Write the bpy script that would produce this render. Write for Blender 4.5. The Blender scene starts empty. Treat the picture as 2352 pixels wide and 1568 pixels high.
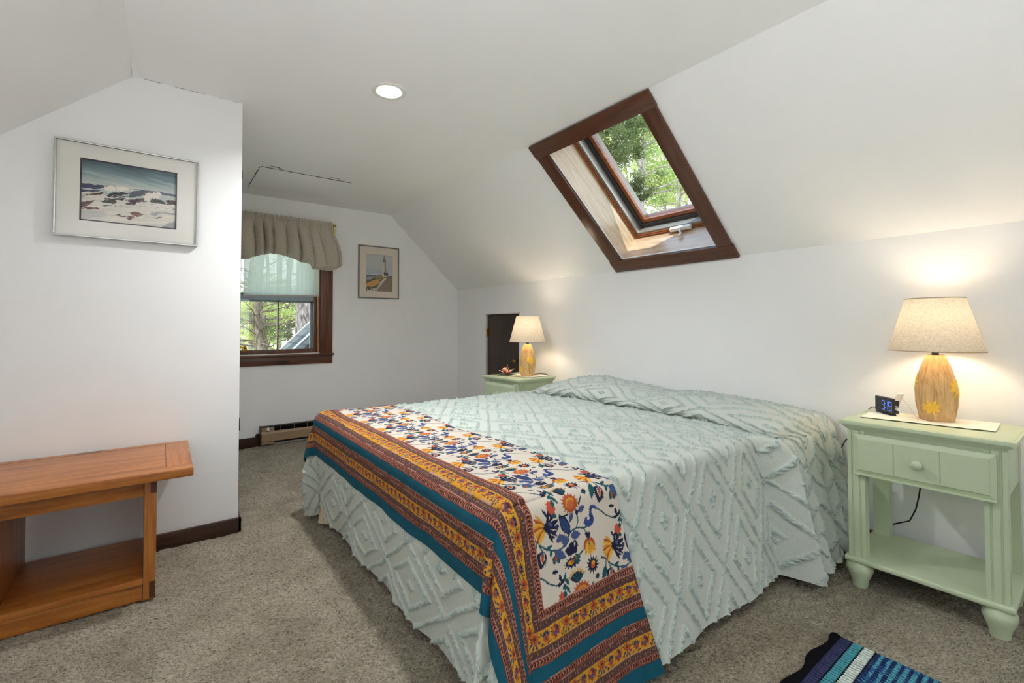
import bpy, bmesh, math, random
import numpy as np
from mathutils import Vector, Matrix
SC = bpy.context.scene
COL = SC.collection
PI = math.pi
R = math.radians
random.seed(7)
rng = np.random.default_rng(7)

# ------------------------------------------------------------------ room dimensions (metres)
XC, ZC = 1.992, 2.332      # flat ceiling meets the right slope
XK, ZK = 2.852, 1.539      # right slope meets the knee wall
YF = 4.839                 # far wall
YP = 2.900                 # partition wall (left)
XP = 0.3395                # its free end
XL = -0.129                # flat ceiling meets the left slope
SL = 0.9113                # left slope steepness
XLK = XL - (ZC - ZK) / SL  # left knee wall
YB = -2.7                  # wall behind the camera

def srgb(r, g=None, b=None):
    if g is None: r, g, b = r
    f = lambda c: (c / 12.92) if c <= 0.04045 else ((c + 0.055) / 1.055) ** 2.4
    return (f(r / 255.0), f(g / 255.0), f(b / 255.0))

# ------------------------------------------------------------------ mesh helpers
class MB:
    """collects shapes in one bmesh"""
    def __init__(s): s.bm = bmesh.new(); s.M = Matrix()
    def _add(s, verts, faces):
        vs = [s.bm.verts.new(s.M @ Vector(v)) for v in verts]
        for f in faces:
            try: s.bm.faces.new([vs[i] for i in f])
            except ValueError: pass
        return vs
    def box(s, a, b, bevel=0.0, seg=2):
        x0, y0, z0 = [min(a[i], b[i]) for i in range(3)]
        x1, y1, z1 = [max(a[i], b[i]) for i in range(3)]
        t = bmesh.new()
        vs = [t.verts.new(p) for p in ((x0,y0,z0),(x1,y0,z0),(x1,y1,z0),(x0,y1,z0),(x0,y0,z1),(x1,y0,z1),(x1,y1,z1),(x0,y1,z1))]
        for f in ((0,3,2,1),(4,5,6,7),(0,1,5,4),(1,2,6,5),(2,3,7,6),(3,0,4,7)): t.faces.new([vs[i] for i in f])
        if bevel > 0:
            bmesh.ops.bevel(t, geom=list(t.edges), offset=bevel, segments=seg, profile=0.6, affect='EDGES')
        t.verts.index_update()
        s._add([v.co.copy() for v in t.verts], [[v.index for v in f.verts] for f in t.faces]); t.free()
        return s
    def prism(s, poly, z0, z1, axes='xyz'):
        """poly in 2d (first two axes), extruded along the third"""
        n = len(poly)
        def P(a, b, c):
            d = {axes[0]: a, axes[1]: b, axes[2]: c}
            return (d['x'], d['y'], d['z'])
        v = [P(a, b, z0) for a, b in poly] + [P(a, b, z1) for a, b in poly]
        f = [list(range(n))[::-1], list(range(n, 2 * n))] + [[i, (i + 1) % n, n + (i + 1) % n, n + i] for i in range(n)]
        s._add(v, f); return s
    def lathe(s, prof, n=32, c=(0, 0, 0), axis='z', cap=True):
        v = []
        for r, z in prof:
            for k in range(n):
                a = 2 * PI * k / n
                p = (r * math.cos(a), r * math.sin(a), z)
                if axis == 'x': p = (p[2], p[0], p[1])
                if axis == 'y': p = (p[1], p[2], p[0])
                v.append((p[0] + c[0], p[1] + c[1], p[2] + c[2]))
        f = []
        for i in range(len(prof) - 1):
            for k in range(n):
                f.append([i * n + k, i * n + (k + 1) % n, (i + 1) * n + (k + 1) % n, (i + 1) * n + k])
        if cap:
            f.append(list(range(n))[::-1]); m = (len(prof) - 1) * n; f.append([m + k for k in range(n)])
        s._add(v, f); return s
    def tube(s, pts, r, n=8, cap=True):
        pts = [Vector(p) for p in pts]; m = len(pts)
        rs = r if hasattr(r, '__len__') else [r] * m
        v = []; up = Vector((0, 0, 1)); prev = None
        for i, p in enumerate(pts):
            d = (pts[min(i + 1, m - 1)] - pts[max(i - 1, 0)]).normalized()
            if prev is None:
                a = d.cross(up)
                if a.length < 1e-3: a = d.cross(Vector((1, 0, 0)))
            else:
                a = prev - d * prev.dot(d)
            a.normalize(); prev = a; b = d.cross(a)
            for k in range(n):
                t = 2 * PI * k / n
                v.append(p + (a * math.cos(t) + b * math.sin(t)) * rs[i])
        f = []
        for i in range(m - 1):
            for k in range(n):
                f.append([i * n + k, i * n + (k + 1) % n, (i + 1) * n + (k + 1) % n, (i + 1) * n + k])
        if cap:
            f.append(list(range(n))[::-1]); f.append([(m - 1) * n + k for k in range(n)])
        s._add(v, f); return s
    def sphere(s, c, r, n=16, sc=(1, 1, 1)):
        prof = [(max(1e-4, r * math.sin(PI * i / n)), -r * math.cos(PI * i / n)) for i in range(n + 1)]
        M0 = s.M
        s.M = M0 @ Matrix.Translation(c) @ Matrix.Diagonal((sc[0], sc[1], sc[2], 1))
        s.lathe(prof, n * 2, cap=False); s.M = M0; return s
    def quad(s, a, b, c, d): s._add([a, b, c, d], [[0, 1, 2, 3]]); return s
    def build(s, name, mat, parent=None, loc=None, rz=0.0, smooth=True, ang=35):
        bmesh.ops.remove_doubles(s.bm, verts=s.bm.verts, dist=1e-6)
        bmesh.ops.recalc_face_normals(s.bm, faces=s.bm.faces)
        me = bpy.data.meshes.new(name); s.bm.to_mesh(me); s.bm.free()
        if smooth:
            me.shade_smooth()
            try: me.set_sharp_from_angle(angle=R(ang))
            except Exception: pass
        return link(name, me, mat, parent, loc, rz)

def link(name, me, mat, parent=None, loc=None, rz=0.0):
    o = bpy.data.objects.new(name, me); COL.objects.link(o)
    if mat: me.materials.append(mat)
    if parent: o.parent = parent
    if loc: o.location = loc
    if rz: o.rotation_euler.z = rz
    return o

def grid_mesh(name, P, mat, parent=None, col=None, attr=None, flip=False, solid=0.0):
    n, m = P.shape[:2]
    me = bpy.data.meshes.new(name)
    me.vertices.add(n * m); me.vertices.foreach_set('co', np.ascontiguousarray(P, dtype=np.float32).ravel())
    idx = np.arange(n * m).reshape(n, m)
    q = np.stack([idx[:-1, :-1], idx[1:, :-1], idx[1:, 1:], idx[:-1, 1:]], -1).reshape(-1, 4)
    if flip: q = q[:, ::-1]
    F = len(q)
    me.loops.add(4 * F); me.loops.foreach_set('vertex_index', np.ascontiguousarray(q, dtype=np.int32).ravel())
    me.polygons.add(F); me.polygons.foreach_set('loop_start', np.arange(0, 4 * F, 4, dtype=np.int32))
    me.update(calc_edges=True)
    me.polygons.foreach_set('use_smooth', np.ones(F, dtype=bool))
    if col is not None:
        c = np.ones((n * m, 4), dtype=np.float32); c[:, :3] = col.reshape(-1, 3)
        a = me.color_attributes.new('Col', 'FLOAT_COLOR', 'POINT'); a.data.foreach_set('color', c.ravel())
    if attr is not None:
        a = me.attributes.new('tuft', 'FLOAT', 'POINT'); a.data.foreach_set('value', attr.astype(np.float32).ravel())
    me.validate()
    o = link(name, me, mat, parent)
    return o

def thing(name, label, cat, loc=(0, 0, 0), rz=0.0, group=None):
    o = bpy.data.objects.new(name, None); COL.objects.link(o)
    o.empty_display_size = 0.1
    o.location = loc; o.rotation_euler.z = rz
    return tag(o, label, cat, group)
def tag(o, label=None, cat=None, group=None, kind=None):
    if label: o['label'] = label
    if cat: o['category'] = cat
    if group: o['group'] = group
    if kind: o['kind'] = kind
    return o
def structure(o, label=None, cat=None):
    return tag(o, label, cat, None, 'structure')

# ------------------------------------------------------------------ noise for shaping meshes
def vnoise(x, y, seed=0):
    xi = np.floor(x).astype(np.int64); yi = np.floor(y).astype(np.int64)
    fx = x - xi; fy = y - yi
    fx = fx * fx * (3 - 2 * fx); fy = fy * fy * (3 - 2 * fy)
    def h(a, b):
        n = (a * 374761393 + b * 668265263 + seed * 1442695041) & 0x7fffffff
        n = ((n ^ (n >> 13)) * 1274126177) & 0x7fffffff
        return ((n ^ (n >> 16)) & 0xffff) / 65535.0
    return (h(xi, yi) * (1 - fx) + h(xi + 1, yi) * fx) * (1 - fy) + (h(xi, yi + 1) * (1 - fx) + h(xi + 1, yi + 1) * fx) * fy
def sstep(a, b, x):
    t = np.clip((x - a) / (b - a), 0, 1); return t * t * (3 - 2 * t)

# ------------------------------------------------------------------ materials
def newmat(name):
    m = bpy.data.materials.new(name); m.use_nodes = True
    nt = m.node_tree; b = nt.nodes['Principled BSDF']
    return m, nt, b
def N(nt, t, **kw):
    n = nt.nodes.new(t)
    for k, v in kw.items():
        if k in n.inputs: n.inputs[k].default_value = v
        else: setattr(n, k, v)
    return n
def coords(nt, scale=(1, 1, 1), rot=(0, 0, 0), kind='Object'):
    tc = N(nt, 'ShaderNodeTexCoord'); mp = N(nt, 'ShaderNodeMapping')
    mp.inputs['Scale'].default_value = scale; mp.inputs['Rotation'].default_value = rot
    src = tc.outputs[kind]
    if any(rot):
        mr = N(nt, 'ShaderNodeMapping'); mr.inputs['Rotation'].default_value = rot; mp.inputs['Rotation'].default_value = (0, 0, 0)
        nt.links.new(src, mr.inputs['Vector']); src = mr.outputs['Vector']
    nt.links.new(src, mp.inputs['Vector']); return mp.outputs['Vector']
def ramp(nt, fac, stops):
    r = N(nt, 'ShaderNodeValToRGB'); e = r.color_ramp.elements
    while len(e) < len(stops): e.new(0.5)
    for el, (p, c) in zip(e, stops):
        el.position = p; el.color = (*c, 1) if len(c) == 3 else c
    nt.links.new(fac, r.inputs['Fac']); return r.outputs['Color']
def bump(nt, b, h, strength=0.3, dist=0.002):
    n = N(nt, 'ShaderNodeBump'); n.inputs['Strength'].default_value = strength; n.inputs['Distance'].default_value = dist
    nt.links.new(h, n.inputs['Height']); nt.links.new(n.outputs['Normal'], b.inputs['Normal'])
def mixc(nt, fac, a, b, mode='MIX'):
    n = N(nt, 'ShaderNodeMix'); n.data_type = 'RGBA'; n.blend_type = mode
    if isinstance(fac, (int, float)): n.inputs[0].default_value = fac
    else: nt.links.new(fac, n.inputs[0])
    for i, v in ((6, a), (7, b)):
        if isinstance(v, tuple): n.inputs[i].default_value = (*v, 1)
        else: nt.links.new(v, n.inputs[i])
    return n.outputs[2]

def plain(name, col, rough=0.5, metal=0.0, var=0.06, scale=30.0, bmp=0.0, bscale=200.0, coat=0.0, spec=0.5, sheen=0.0):
    m, nt, b = newmat(name)
    v = coords(nt)
    n = N(nt, 'ShaderNodeTexNoise', Scale=scale, Detail=4.0); nt.links.new(v, n.inputs['Vector'])
    lo = tuple(c * (1 - var) for c in col); hi = tuple(min(1, c * (1 + var)) for c in col)
    nt.links.new(ramp(nt, n.outputs['Fac'], [(0.3, lo), (0.7, hi)]), b.inputs['Base Color'])
    b.inputs['Roughness'].default_value = rough; b.inputs['Metallic'].default_value = metal
    b.inputs['Coat Weight'].default_value = coat; b.inputs['Specular IOR Level'].default_value = spec
    b.inputs['Sheen Weight'].default_value = sheen
    if bmp > 0:
        n2 = N(nt, 'ShaderNodeTexNoise', Scale=bscale, Detail=3.0); nt.links.new(v, n2.inputs['Vector'])
        bump(nt, b, n2.outputs['Fac'], bmp, 0.002)
    return m

def wood(name, dark, mid, light, axis='x', rough=0.4, freq=1.0, coat=0.15, knots=0.0, knotcol=(0.03, 0.012, 0.006), rot=(0, 0, 0), spec=0.4):
    """long grain runs along axis"""
    m, nt, b = newmat(name)
    k = {'x': (1.2, 14, 14), 'y': (14, 1.2, 14), 'z': (14, 14, 1.2)}[axis]
    v = coords(nt, tuple(c * freq for c in k), rot)
    n1 = N(nt, 'ShaderNodeTexNoise', Scale=2.2, Detail=6.0, Roughness=0.62, Distortion=0.7); nt.links.new(v, n1.inputs['Vector'])
    k2 = {'x': (3, 170, 170), 'y': (170, 3, 170), 'z': (170, 170, 3)}[axis]
    v2 = coords(nt, tuple(c * freq for c in k2), rot)
    n2 = N(nt, 'ShaderNodeTexNoise', Scale=1.5, Detail=3.0); nt.links.new(v2, n2.inputs['Vector'])
    c1 = ramp(nt, n1.outputs['Fac'], [(0.28, dark), (0.5, mid), (0.74, light)])
    c2 = ramp(nt, n2.outputs['Fac'], [(0.3, (0.72, 0.70, 0.68)), (0.62, (1.0, 1.0, 1.0))])
    c = mixc(nt, 0.75, c1, c2, 'MULTIPLY')
    if knots > 0:
        ks = {'x': (1.6, 5, 5), 'y': (5, 1.6, 5), 'z': (5, 5, 1.6)}[axis]
        v3 = coords(nt, tuple(q * freq for q in ks), rot)
        vo = N(nt, 'ShaderNodeTexVoronoi', Scale=1.0); nt.links.new(v3, vo.inputs['Vector'])
        kf = ramp(nt, vo.outputs['Distance'], [(0.05 * knots, (1, 1, 1)), (0.16 * knots, (0, 0, 0))])
        c = mixc(nt, kf, c, knotcol)
    nt.links.new(c, b.inputs['Base Color'])
    b.inputs['Roughness'].default_value = rough; b.inputs['Coat Weight'].default_value = coat; b.inputs['Coat Roughness'].default_value = 0.25
    b.inputs['Specular IOR Level'].default_value = spec
    bump(nt, b, n2.outputs['Fac'], 0.08, 0.001)
    return m

def vcol(name, rough=0.8, sheen=0.0, weave=0.0, spec=0.3, trans=0.0):
    m, nt, b = newmat(name)
    a = N(nt, 'ShaderNodeVertexColor', layer_name='Col')
    nt.links.new(a.outputs['Color'], b.inputs['Base Color'])
    b.inputs['Roughness'].default_value = rough; b.inputs['Sheen Weight'].default_value = sheen
    b.inputs['Specular IOR Level'].default_value = spec
    if weave > 0:
        v = coords(nt); n = N(nt, 'ShaderNodeTexNoise', Scale=500.0, Detail=2.0); nt.links.new(v, n.inputs['Vector'])
        bump(nt, b, n.outputs['Fac'], weave, 0.001)
    return m

def emit(name, col, strength):
    m = bpy.data.materials.new(name); m.use_nodes = True; nt = m.node_tree
    nt.nodes.clear(); o = N(nt, 'ShaderNodeOutputMaterial'); e = N(nt, 'ShaderNodeEmission')
    e.inputs['Color'].default_value = (*col, 1); e.inputs['Strength'].default_value = strength
    nt.links.new(e.outputs[0], o.inputs[0]); return m

def glassy(name, tint=(1, 1, 1), gloss=0.06, rough=0.02):
    m = bpy.data.materials.new(name); m.use_nodes = True; nt = m.node_tree
    nt.nodes.clear(); o = N(nt, 'ShaderNodeOutputMaterial'); t = N(nt, 'ShaderNodeBsdfTransparent'); g = N(nt, 'ShaderNodeBsdfGlossy')
    t.inputs['Color'].default_value = (*tint, 1); g.inputs['Roughness'].default_value = rough
    mx = N(nt, 'ShaderNodeMixShader'); mx.inputs[0].default_value = gloss
    nt.links.new(t.outputs[0], mx.inputs[1]); nt.links.new(g.outputs[0], mx.inputs[2]); nt.links.new(mx.outputs[0], o.inputs[0]); return m

def fabric_lit(name, col, trans=0.5, scale=260.0, warp=(1, 1, 0.25)):
    """woven cloth that lets light through"""
    m = bpy.data.materials.new(name); m.use_nodes = True; nt = m.node_tree
    b = nt.nodes['Principled BSDF']; out = [n for n in nt.nodes if n.type == 'OUTPUT_MATERIAL'][0]
    v = coords(nt, warp); n = N(nt, 'ShaderNodeTexNoise', Scale=scale, Detail=3.0); nt.links.new(v, n.inputs['Vector'])
    v2 = coords(nt, (0.3, 0.3, 1.6)); n2 = N(nt, 'ShaderNodeTexNoise', Scale=scale * .8, Detail=2.0); nt.links.new(v2, n2.inputs['Vector'])
    c1 = ramp(nt, n.outputs['Fac'], [(0.3, tuple(c * .80 for c in col)), (0.65, col)])
    c2 = ramp(nt, n2.outputs['Fac'], [(0.3, (.72, .72, .72)), (0.62, (1, 1, 1))])
    c = mixc(nt, 0.8, c1, c2, 'MULTIPLY')
    nt.links.new(c, b.inputs['Base Color']); b.inputs['Roughness'].default_value = 0.9; b.inputs['Specular IOR Level'].default_value = 0.1
    t = N(nt, 'ShaderNodeBsdfTranslucent'); nt.links.new(c, t.inputs['Color'])
    mx = N(nt, 'ShaderNodeMixShader'); mx.inputs[0].default_value = trans
    nt.links.new(b.outputs[0], mx.inputs[1]); nt.links.new(t.outputs[0], mx.inputs[2]); nt.links.new(mx.outputs[0], out.inputs[0])
    return m

# walls: painted plasterboard
M_WALL = plain('wall_paint', (0.88, 0.882, 0.885), rough=0.62, var=0.012, scale=3.0, bmp=0.10, bscale=260.0, spec=0.3)
M_CEIL = plain('ceiling_paint', (0.90, 0.902, 0.905), rough=0.7, var=0.012, scale=3.0, bmp=0.08, bscale=220.0, spec=0.25)
M_DARKTRIM = wood('dark_stained_trim', srgb(40, 24, 18), srgb(62, 38, 28), srgb(80, 50, 36), 'x', rough=0.35)
M_CASING_V = wood('stained_casing_upright', srgb(70, 38, 24), srgb(98, 56, 36), srgb(118, 70, 46), 'z', rough=0.35, knots=0.5)
M_CASING_H = wood('stained_casing_level', srgb(70, 38, 24), srgb(98, 56, 36), srgb(118, 70, 46), 'x', rough=0.35, knots=0.9)
M_SKYTRIM_Y = wood('skylight_casing_level', srgb(66, 36, 24), srgb(92, 54, 36), srgb(108, 66, 46), 'y', rough=0.30, knots=0.6)
M_SKYTRIM_S = wood('skylight_casing_slope', srgb(66, 36, 24), srgb(92, 54, 36), srgb(108, 66, 46), 'x', rough=0.30, knots=0.6, rot=(0, R(-42.7), 0))
M_SHAFT = wood('skylight_shaft_boards', srgb(200, 172, 136), srgb(226, 204, 172), srgb(240, 224, 198), 'x', rough=0.25, coat=.6,  rot=(0, R(-42.7), 0), knots=0.5)
M_SHAFTY = wood('skylight_sill_board', srgb(184, 150, 118), srgb(212, 182, 152), srgb(228, 204, 180), 'y', rough=0.22, coat=.6)
M_SASH = wood('skylight_sash_wood', srgb(96, 52, 26), srgb(150, 88, 48), srgb(176, 112, 66), 'y', rough=0.35)
M_ALU = plain('aluminium_strip', (0.62, 0.62, 0.60), rough=0.35, metal=0.7, var=0.04)
M_BLACK = plain('black_plastic', (0.012, 0.012, 0.013), rough=0.45, var=0.1)
M_SCREEN = plain('dark_grey_channel', (0.035, 0.035, 0.036), rough=0.6, var=0.15)
M_WHITEPL = plain('white_plastic', (0.80, 0.79, 0.76), rough=0.4, var=0.02)
M_GLASS = glassy('window_glass', (0.97, 0.99, 0.98), 0.035, 0.0)
M_PICGLASS = glassy('picture_glass', (1, 1, 1), 0.03, 0.04)
M_BRASS = plain('brass', srgb(190, 145, 70), rough=0.25, metal=1.0, var=0.08)
M_CORD = plain('cord_rubber', (0.01, 0.01, 0.01), rough=0.5)
M_MINT = plain('mint_paint', srgb(190, 203, 172), rough=0.36, var=0.015, scale=8, bmp=0.03, bscale=120, spec=0.5)
M_SILVER = plain('silver_frame', (0.62, 0.62, 0.62), rough=0.28, metal=0.9, var=0.04)
M_MAT = plain('white_mat_board', srgb(228, 226, 220), rough=0.9, var=0.01, spec=0.1)
M_MATC = plain('cream_mat_board', srgb(226, 214, 200), rough=0.9, var=0.01, spec=0.1)
M_PEWTER = plain('pewter_frame', (0.20, 0.18, 0.155), rough=0.35, metal=0.6, var=0.08)
M_LINER = plain('navy_mat_liner', srgb(40, 38, 56), rough=0.8)
M_CRACK = plain('shadow_gap', (0.06, 0.055, 0.05), rough=0.9)

# ------------------------------------------------------------------ room shell
TH = 0.12
def wall_boxes(name, axis, at, th, u0, u1, v0, v1, holes, mat):
    """a slab at axis=at (thickness th), spanning u (the other level axis) and z, with rectangular holes"""
    m = MB()
    us = sorted({u0, u1, *[h[0] for h in holes], *[h[1] for h in holes]})
    for a, b in zip(us[:-1], us[1:]):
        mid = (a + b) / 2; segs = [(v0, v1)]
        for h in holes:
            if h[0] < mid < h[1]:
                ns = []
                for s0, s1 in segs:
                    if h[2] > s0: ns.append((s0, min(h[2], s1)))
                    if h[3] < s1: ns.append((max(h[3], s0), s1))
                segs = ns
        for s0, s1 in segs:
            if axis == 'x': m.box((at, a, s0), (at + th, b, s1))
            else: m.box((a, at, s0), (b, at + th, s1))
    return structure(m.build(name, mat, smooth=False))

# floor: carpet
def carpet_mat():
    m, nt, b = newmat('carpet')
    v = coords(nt)
    va = coords(nt, (90, 165, 140), (0, 0, R(28))); n1 = N(nt, 'ShaderNodeTexNoise', Scale=1.0, Detail=3.0, Roughness=0.62, Distortion=0.8); nt.links.new(va, n1.inputs['Vector'])
    n2 = N(nt, 'ShaderNodeTexNoise', Scale=4.2, Detail=5.0, Roughness=0.62, Distortion=.5); nt.links.new(v, n2.inputs['Vector'])
    c1 = ramp(nt, n1.outputs['Fac'], [(0.30, srgb(90, 81, 64)), (0.46, srgb(160, 149, 128)), (0.68, srgb(202, 193, 173))])
    c2 = ramp(nt, n2.outputs['Fac'], [(0.36, (0.74, 0.72, 0.69)), (0.60, (1.0, 1.0, 1.0))])
    nt.links.new(mixc(nt, 1.0, c1, c2, 'MULTIPLY'), b.inputs['Base Color'])
    b.inputs['Roughness'].default_value = 0.95; b.inputs['Specular IOR Level'].default_value = 0.05; b.inputs['Sheen Weight'].default_value = 0.15
    n3 = N(nt, 'ShaderNodeTexNoise', Scale=190.0, Detail=2.0); nt.links.new(v, n3.inputs['Vector'])
    mx = N(nt, 'ShaderNodeMath', operation='ADD'); nt.links.new(n1.outputs['Fac'], mx.inputs[0]); nt.links.new(n3.outputs['Fac'], mx.inputs[1])
    bump(nt, b, mx.outputs[0], 1.0, 0.010)
    return m
M_CARPET = carpet_mat()
def build_floor():
    xs = np.arange(XLK - 0.05, XK + 0.1, 0.0085); ys = np.arange(0.1, YF + 0.05, 0.0085)
    X, Y = np.meshgrid(xs, ys, indexing='ij')
    c28, s28 = math.cos(R(28)), math.sin(R(28)); XA = X * c28 - Y * s28; YA = X * s28 + Y * c28
    h = 0.6 * vnoise(XA / 0.017, YA / 0.0095, 3) + 0.4 * vnoise(XA / 0.03 + 9, YA / 0.018, 4)
    jx = (vnoise(X / 0.01, Y / 0.01, 5) - .5) * 0.006; jy = (vnoise(X / 0.01, Y / 0.01, 6) - .5) * 0.006
    P = np.stack([X + jx, Y + jy, (h - 0.85) * 0.017], -1)
    return structure(grid_mesh('floor', P, M_CARPET))
build_floor()
m = MB(); m.box((XLK - .1, YB - .1, -0.10), (XK + .3, 0.105, -0.004)); m.box((XLK - .1, 0.1, -0.10), (XK + .3, YF + .1, -0.02))
structure(m.build('floor_rear', M_CARPET, smooth=False))

# right knee wall, with the opening of the small door
DOOR = (3.623, 4.228, 0.0, 1.246)
wall_boxes('wall_right', 'x', XK, TH, YB, YF + TH, 0.0, ZK + 0.0, [DOOR], M_WALL)
WIN = (0.50, 1.27, 0.845, 2.03)
wall_boxes('wall_far', 'y', YF, TH, XP - 0.05, XK + TH, -0.02, ZC + 0.05, [WIN], M_WALL)
m = MB(); m.box((XLK - TH, YB - TH, 0), (XLK, YP + .5, ZK)); structure(m.build('wall_left_knee', M_WALL, smooth=False))
# partition block (closet) on the left: front face and the return along the passage
m = MB(); m.box((XLK - TH, YP, 0.0), (XP, YF + TH, ZC + 0.04), bevel=0.004, seg=2)
structure(m.build('wall_left', M_WALL))
# wall behind the camera, with an added opening for the fill light
RW = (0.1, 1.7, 0.75, 2.05)
wall_boxes('wall_back', 'y', YB - TH, TH, XLK - TH, XK + TH, 0.0, ZC + 0.05, [RW], M_WALL)
# flat ceiling, with the round hole of the downlights left closed by their cans
DLX, DLY = 0.932, 2.285; DLH = 0.062
m = MB(); m.box((XL, YB - TH, ZC), (DLX - DLH, YF + TH, ZC + 0.1)); m.box((DLX + DLH, YB - TH, ZC), (XC, YF + TH, ZC + 0.1))
for a, b in ((YB - TH, DLY - DLH), (DLY + DLH, YF + TH)): m.box((DLX - DLH, a, ZC), (DLX + DLH, b, ZC + 0.1))
structure(m.build('ceiling', M_CEIL, smooth=False))
m = MB()
m.prism([(XL, ZC), (XLK, ZK), (XLK - .1, ZK + .02), (XL, ZC + .12)], YB - TH, YP + 0.02, 'xzy'); structure(m.build('ceiling_left', M_CEIL, smooth=False))

# right slope with the skylight opening; (y, s) on the slope, s runs down from the ceiling line
E_S = Vector((XK - XC, 0, ZK - ZC)); SLEN = E_S.length; E_S.normalize()
N_OUT = Vector((-E_S.z, 0, E_S.x))   # outwards (up and right)
def sk(y, s, off=0.0):
    """point on the slope; off > 0 is outwards into the roof; slightly out of square like the real one"""
    y = y - 0.036 * (s / SLEN - 0.5)
    p = Vector((XC, 0, ZC)) + E_S * s + N_OUT * off
    return Vector((p.x, y, p.z))
SY0, SY1, SS0, SS1 = 1.53, 2.292, 0.097, 1.07     # shaft opening
def slope_quad(m, y0, y1, s0, s1, o0, o1, shear=True):
    f = sk if shear else (lambda y, s, o: Vector((XC, 0, ZC)) + E_S * s + N_OUT * o + Vector((0, y, 0)))
    v = [f(y0, s0, o0), f(y1, s0, o0), f(y1, s1, o0), f(y0, s1, o0), f(y0, s0, o1), f(y1, s0, o1), f(y1, s1, o1), f(y0, s1, o1)]
    m._add(v, [(0, 1, 2, 3), (7, 6, 5, 4), (0, 4, 5, 1), (1, 5, 6, 2), (2, 6, 7, 3), (3, 7, 4, 0)])
m = MB()
def raw(y, s, o): 
    p = Vector((XC, 0, ZC)) + E_S * s + N_OUT * o; return Vector((p.x, y, p.z))
def patch(m, c4, o0=0.0, o1=0.08):
    a = [f(*q, o0) for f, q in c4]; b = [f(*q, o1) for f, q in c4]
    m._add(a + b, [(0, 1, 2, 3), (7, 6, 5, 4), (0, 4, 5, 1), (1, 5, 6, 2), (2, 6, 7, 3), (3, 7, 4, 0)])
q = 0.022
patch(m, [(raw, (YB - TH, 0)), (sk, (SY0 - q, 0)), (sk, (SY0 - q, SLEN)), (raw, (YB - TH, SLEN))])
patch(m, [(sk, (SY1 + q, 0)), (raw, (YF + TH, 0)), (raw, (YF + TH, SLEN)), (sk, (SY1 + q, SLEN))])
patch(m, [(sk, (SY0 - q, 0)), (sk, (SY1 + q, 0)), (sk, (SY1 + q, SS0 - q)), (sk, (SY0 - q, SS0 - q))])
patch(m, [(sk, (SY0 - q, SS1 + q)), (sk, (SY1 + q, SS1 + q)), (sk, (SY1 + q, SLEN)), (sk, (SY0 - q, SLEN))])
structure(m.build('ceiling_right', M_CEIL, smooth=False))

# baseboards
m = MB(); m.box((XLK, YP - 0.016, -0.01), (XP + 0.014, YP, 0.072), bevel=0.002); m.box((XP, YP - 0.016, -0.01), (XP + 0.014, YF, 0.072), bevel=0.002)
structure(m.build('baseboard_left', M_DARKTRIM))
m = MB(); m.box((XP + .014, YF - 0.014, -0.01), (0.74, YF, 0.083), bevel=0.002); m.box((2.0, YF - 0.014, -0.01), (XK, YF, 0.083), bevel=0.002)
structure(m.build('baseboard_far', M_DARKTRIM))
m = MB(); m.box((XK - 0.014, YB, -0.01), (XK, DOOR[0] - .02, 0.083), bevel=0.002); m.box((XK - 0.014, DOOR[1] + .02, -0.01), (XK, YF - .014, 0.083), bevel=0.002)
structure(m.build('baseboard_right', M_DARKTRIM))
# cracks and loose paint at the old plaster joints
def crack(m, pts, w, n=10, wob=0.003, nrm=(0, 0, -1), side=None):
    P = [Vector(p) for p in pts]
    out = []
    for a, b in zip(P[:-1], P[1:]):
        for i in range(n):
            t = i / n; out.append(a.lerp(b, t) + Vector([(random.random() - .5) * wob for _ in range(3)]) * (1 if i else 0))
    out.append(P[-1])
    m.tube(out, [w * (0.35 + 0.9 * random.random()) for _ in out], 4)
m = MB(); crack(m, [(XL + .04, YP + .0005, ZC), (XP - .01, YP + .0005, ZC)], 0.0014, 22, 0.002)
crack(m, [(XL, YP - .10, ZC), (XL, YP - .01, ZC)], 0.0022, 6, 0.002)
structure(m.build('trim_1', M_CRACK))
m = MB()
m._add([(XL - .004, YP - .2, ZC - .004), (XL + .015, YP - .18, ZC - .001), (XL + .02, YP - .06, ZC - .001), (XL - .002, YP - .03, ZC - .008)], [(0, 1, 2, 3)])
m._add([(XL + .0, YP - .09, ZC - .004), (XL + .028, YP - .05, ZC - .0015), (XL + .02, YP - .012, ZC - .002), (XL - .006, YP - .02, ZC - .012)], [(0, 1, 2, 3)])
structure(m.build('trim_2', M_CEIL))
for i, (z0, z1) in enumerate(((.535, .60), (1.925, 1.965))):
    m = MB(); m.box((XP - .002, YP + .006, z0), (XP + .0045, YP + .05, z1), bevel=.0008); structure(m.build('trim_%d' % (4 + i), M_BLACK))
# attic hatch in the flat ceiling
hx0, hx1, hy0, hy1 = 0.586, 1.258, 3.948, 4.588
m = MB(); m.box((hx0, hy0, ZC - 0.003), (hx1, hy1, ZC + 0.01), bevel=0.0015)
hatch = structure(m.build('trim_3', M_CEIL), 'flush painted attic hatch panel in the flat ceiling near the far wall', 'hatch')
m = MB()
crack(m, [(hx0 - .002, hy0 + .02, ZC - .001), (hx0 - .002, hy1, ZC - .001)], 0.0035, 14, 0.002)
crack(m, [(hx0, hy0 - .002, ZC - .001), (hx1 + .02, hy0 - .002, ZC - .001)], 0.0030, 30, 0.003)
for cx in (0.67, 1.12):
    crack(m, [(cx - .03, hy0 - .052, ZC - .001), (cx + .035, hy0 - .048, ZC - .001), (cx + .075, hy0 - .004, ZC - .001)], 0.003, 5, 0.003)
m.build('hatch_gap', M_CRACK, hatch)
m = MB()
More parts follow.
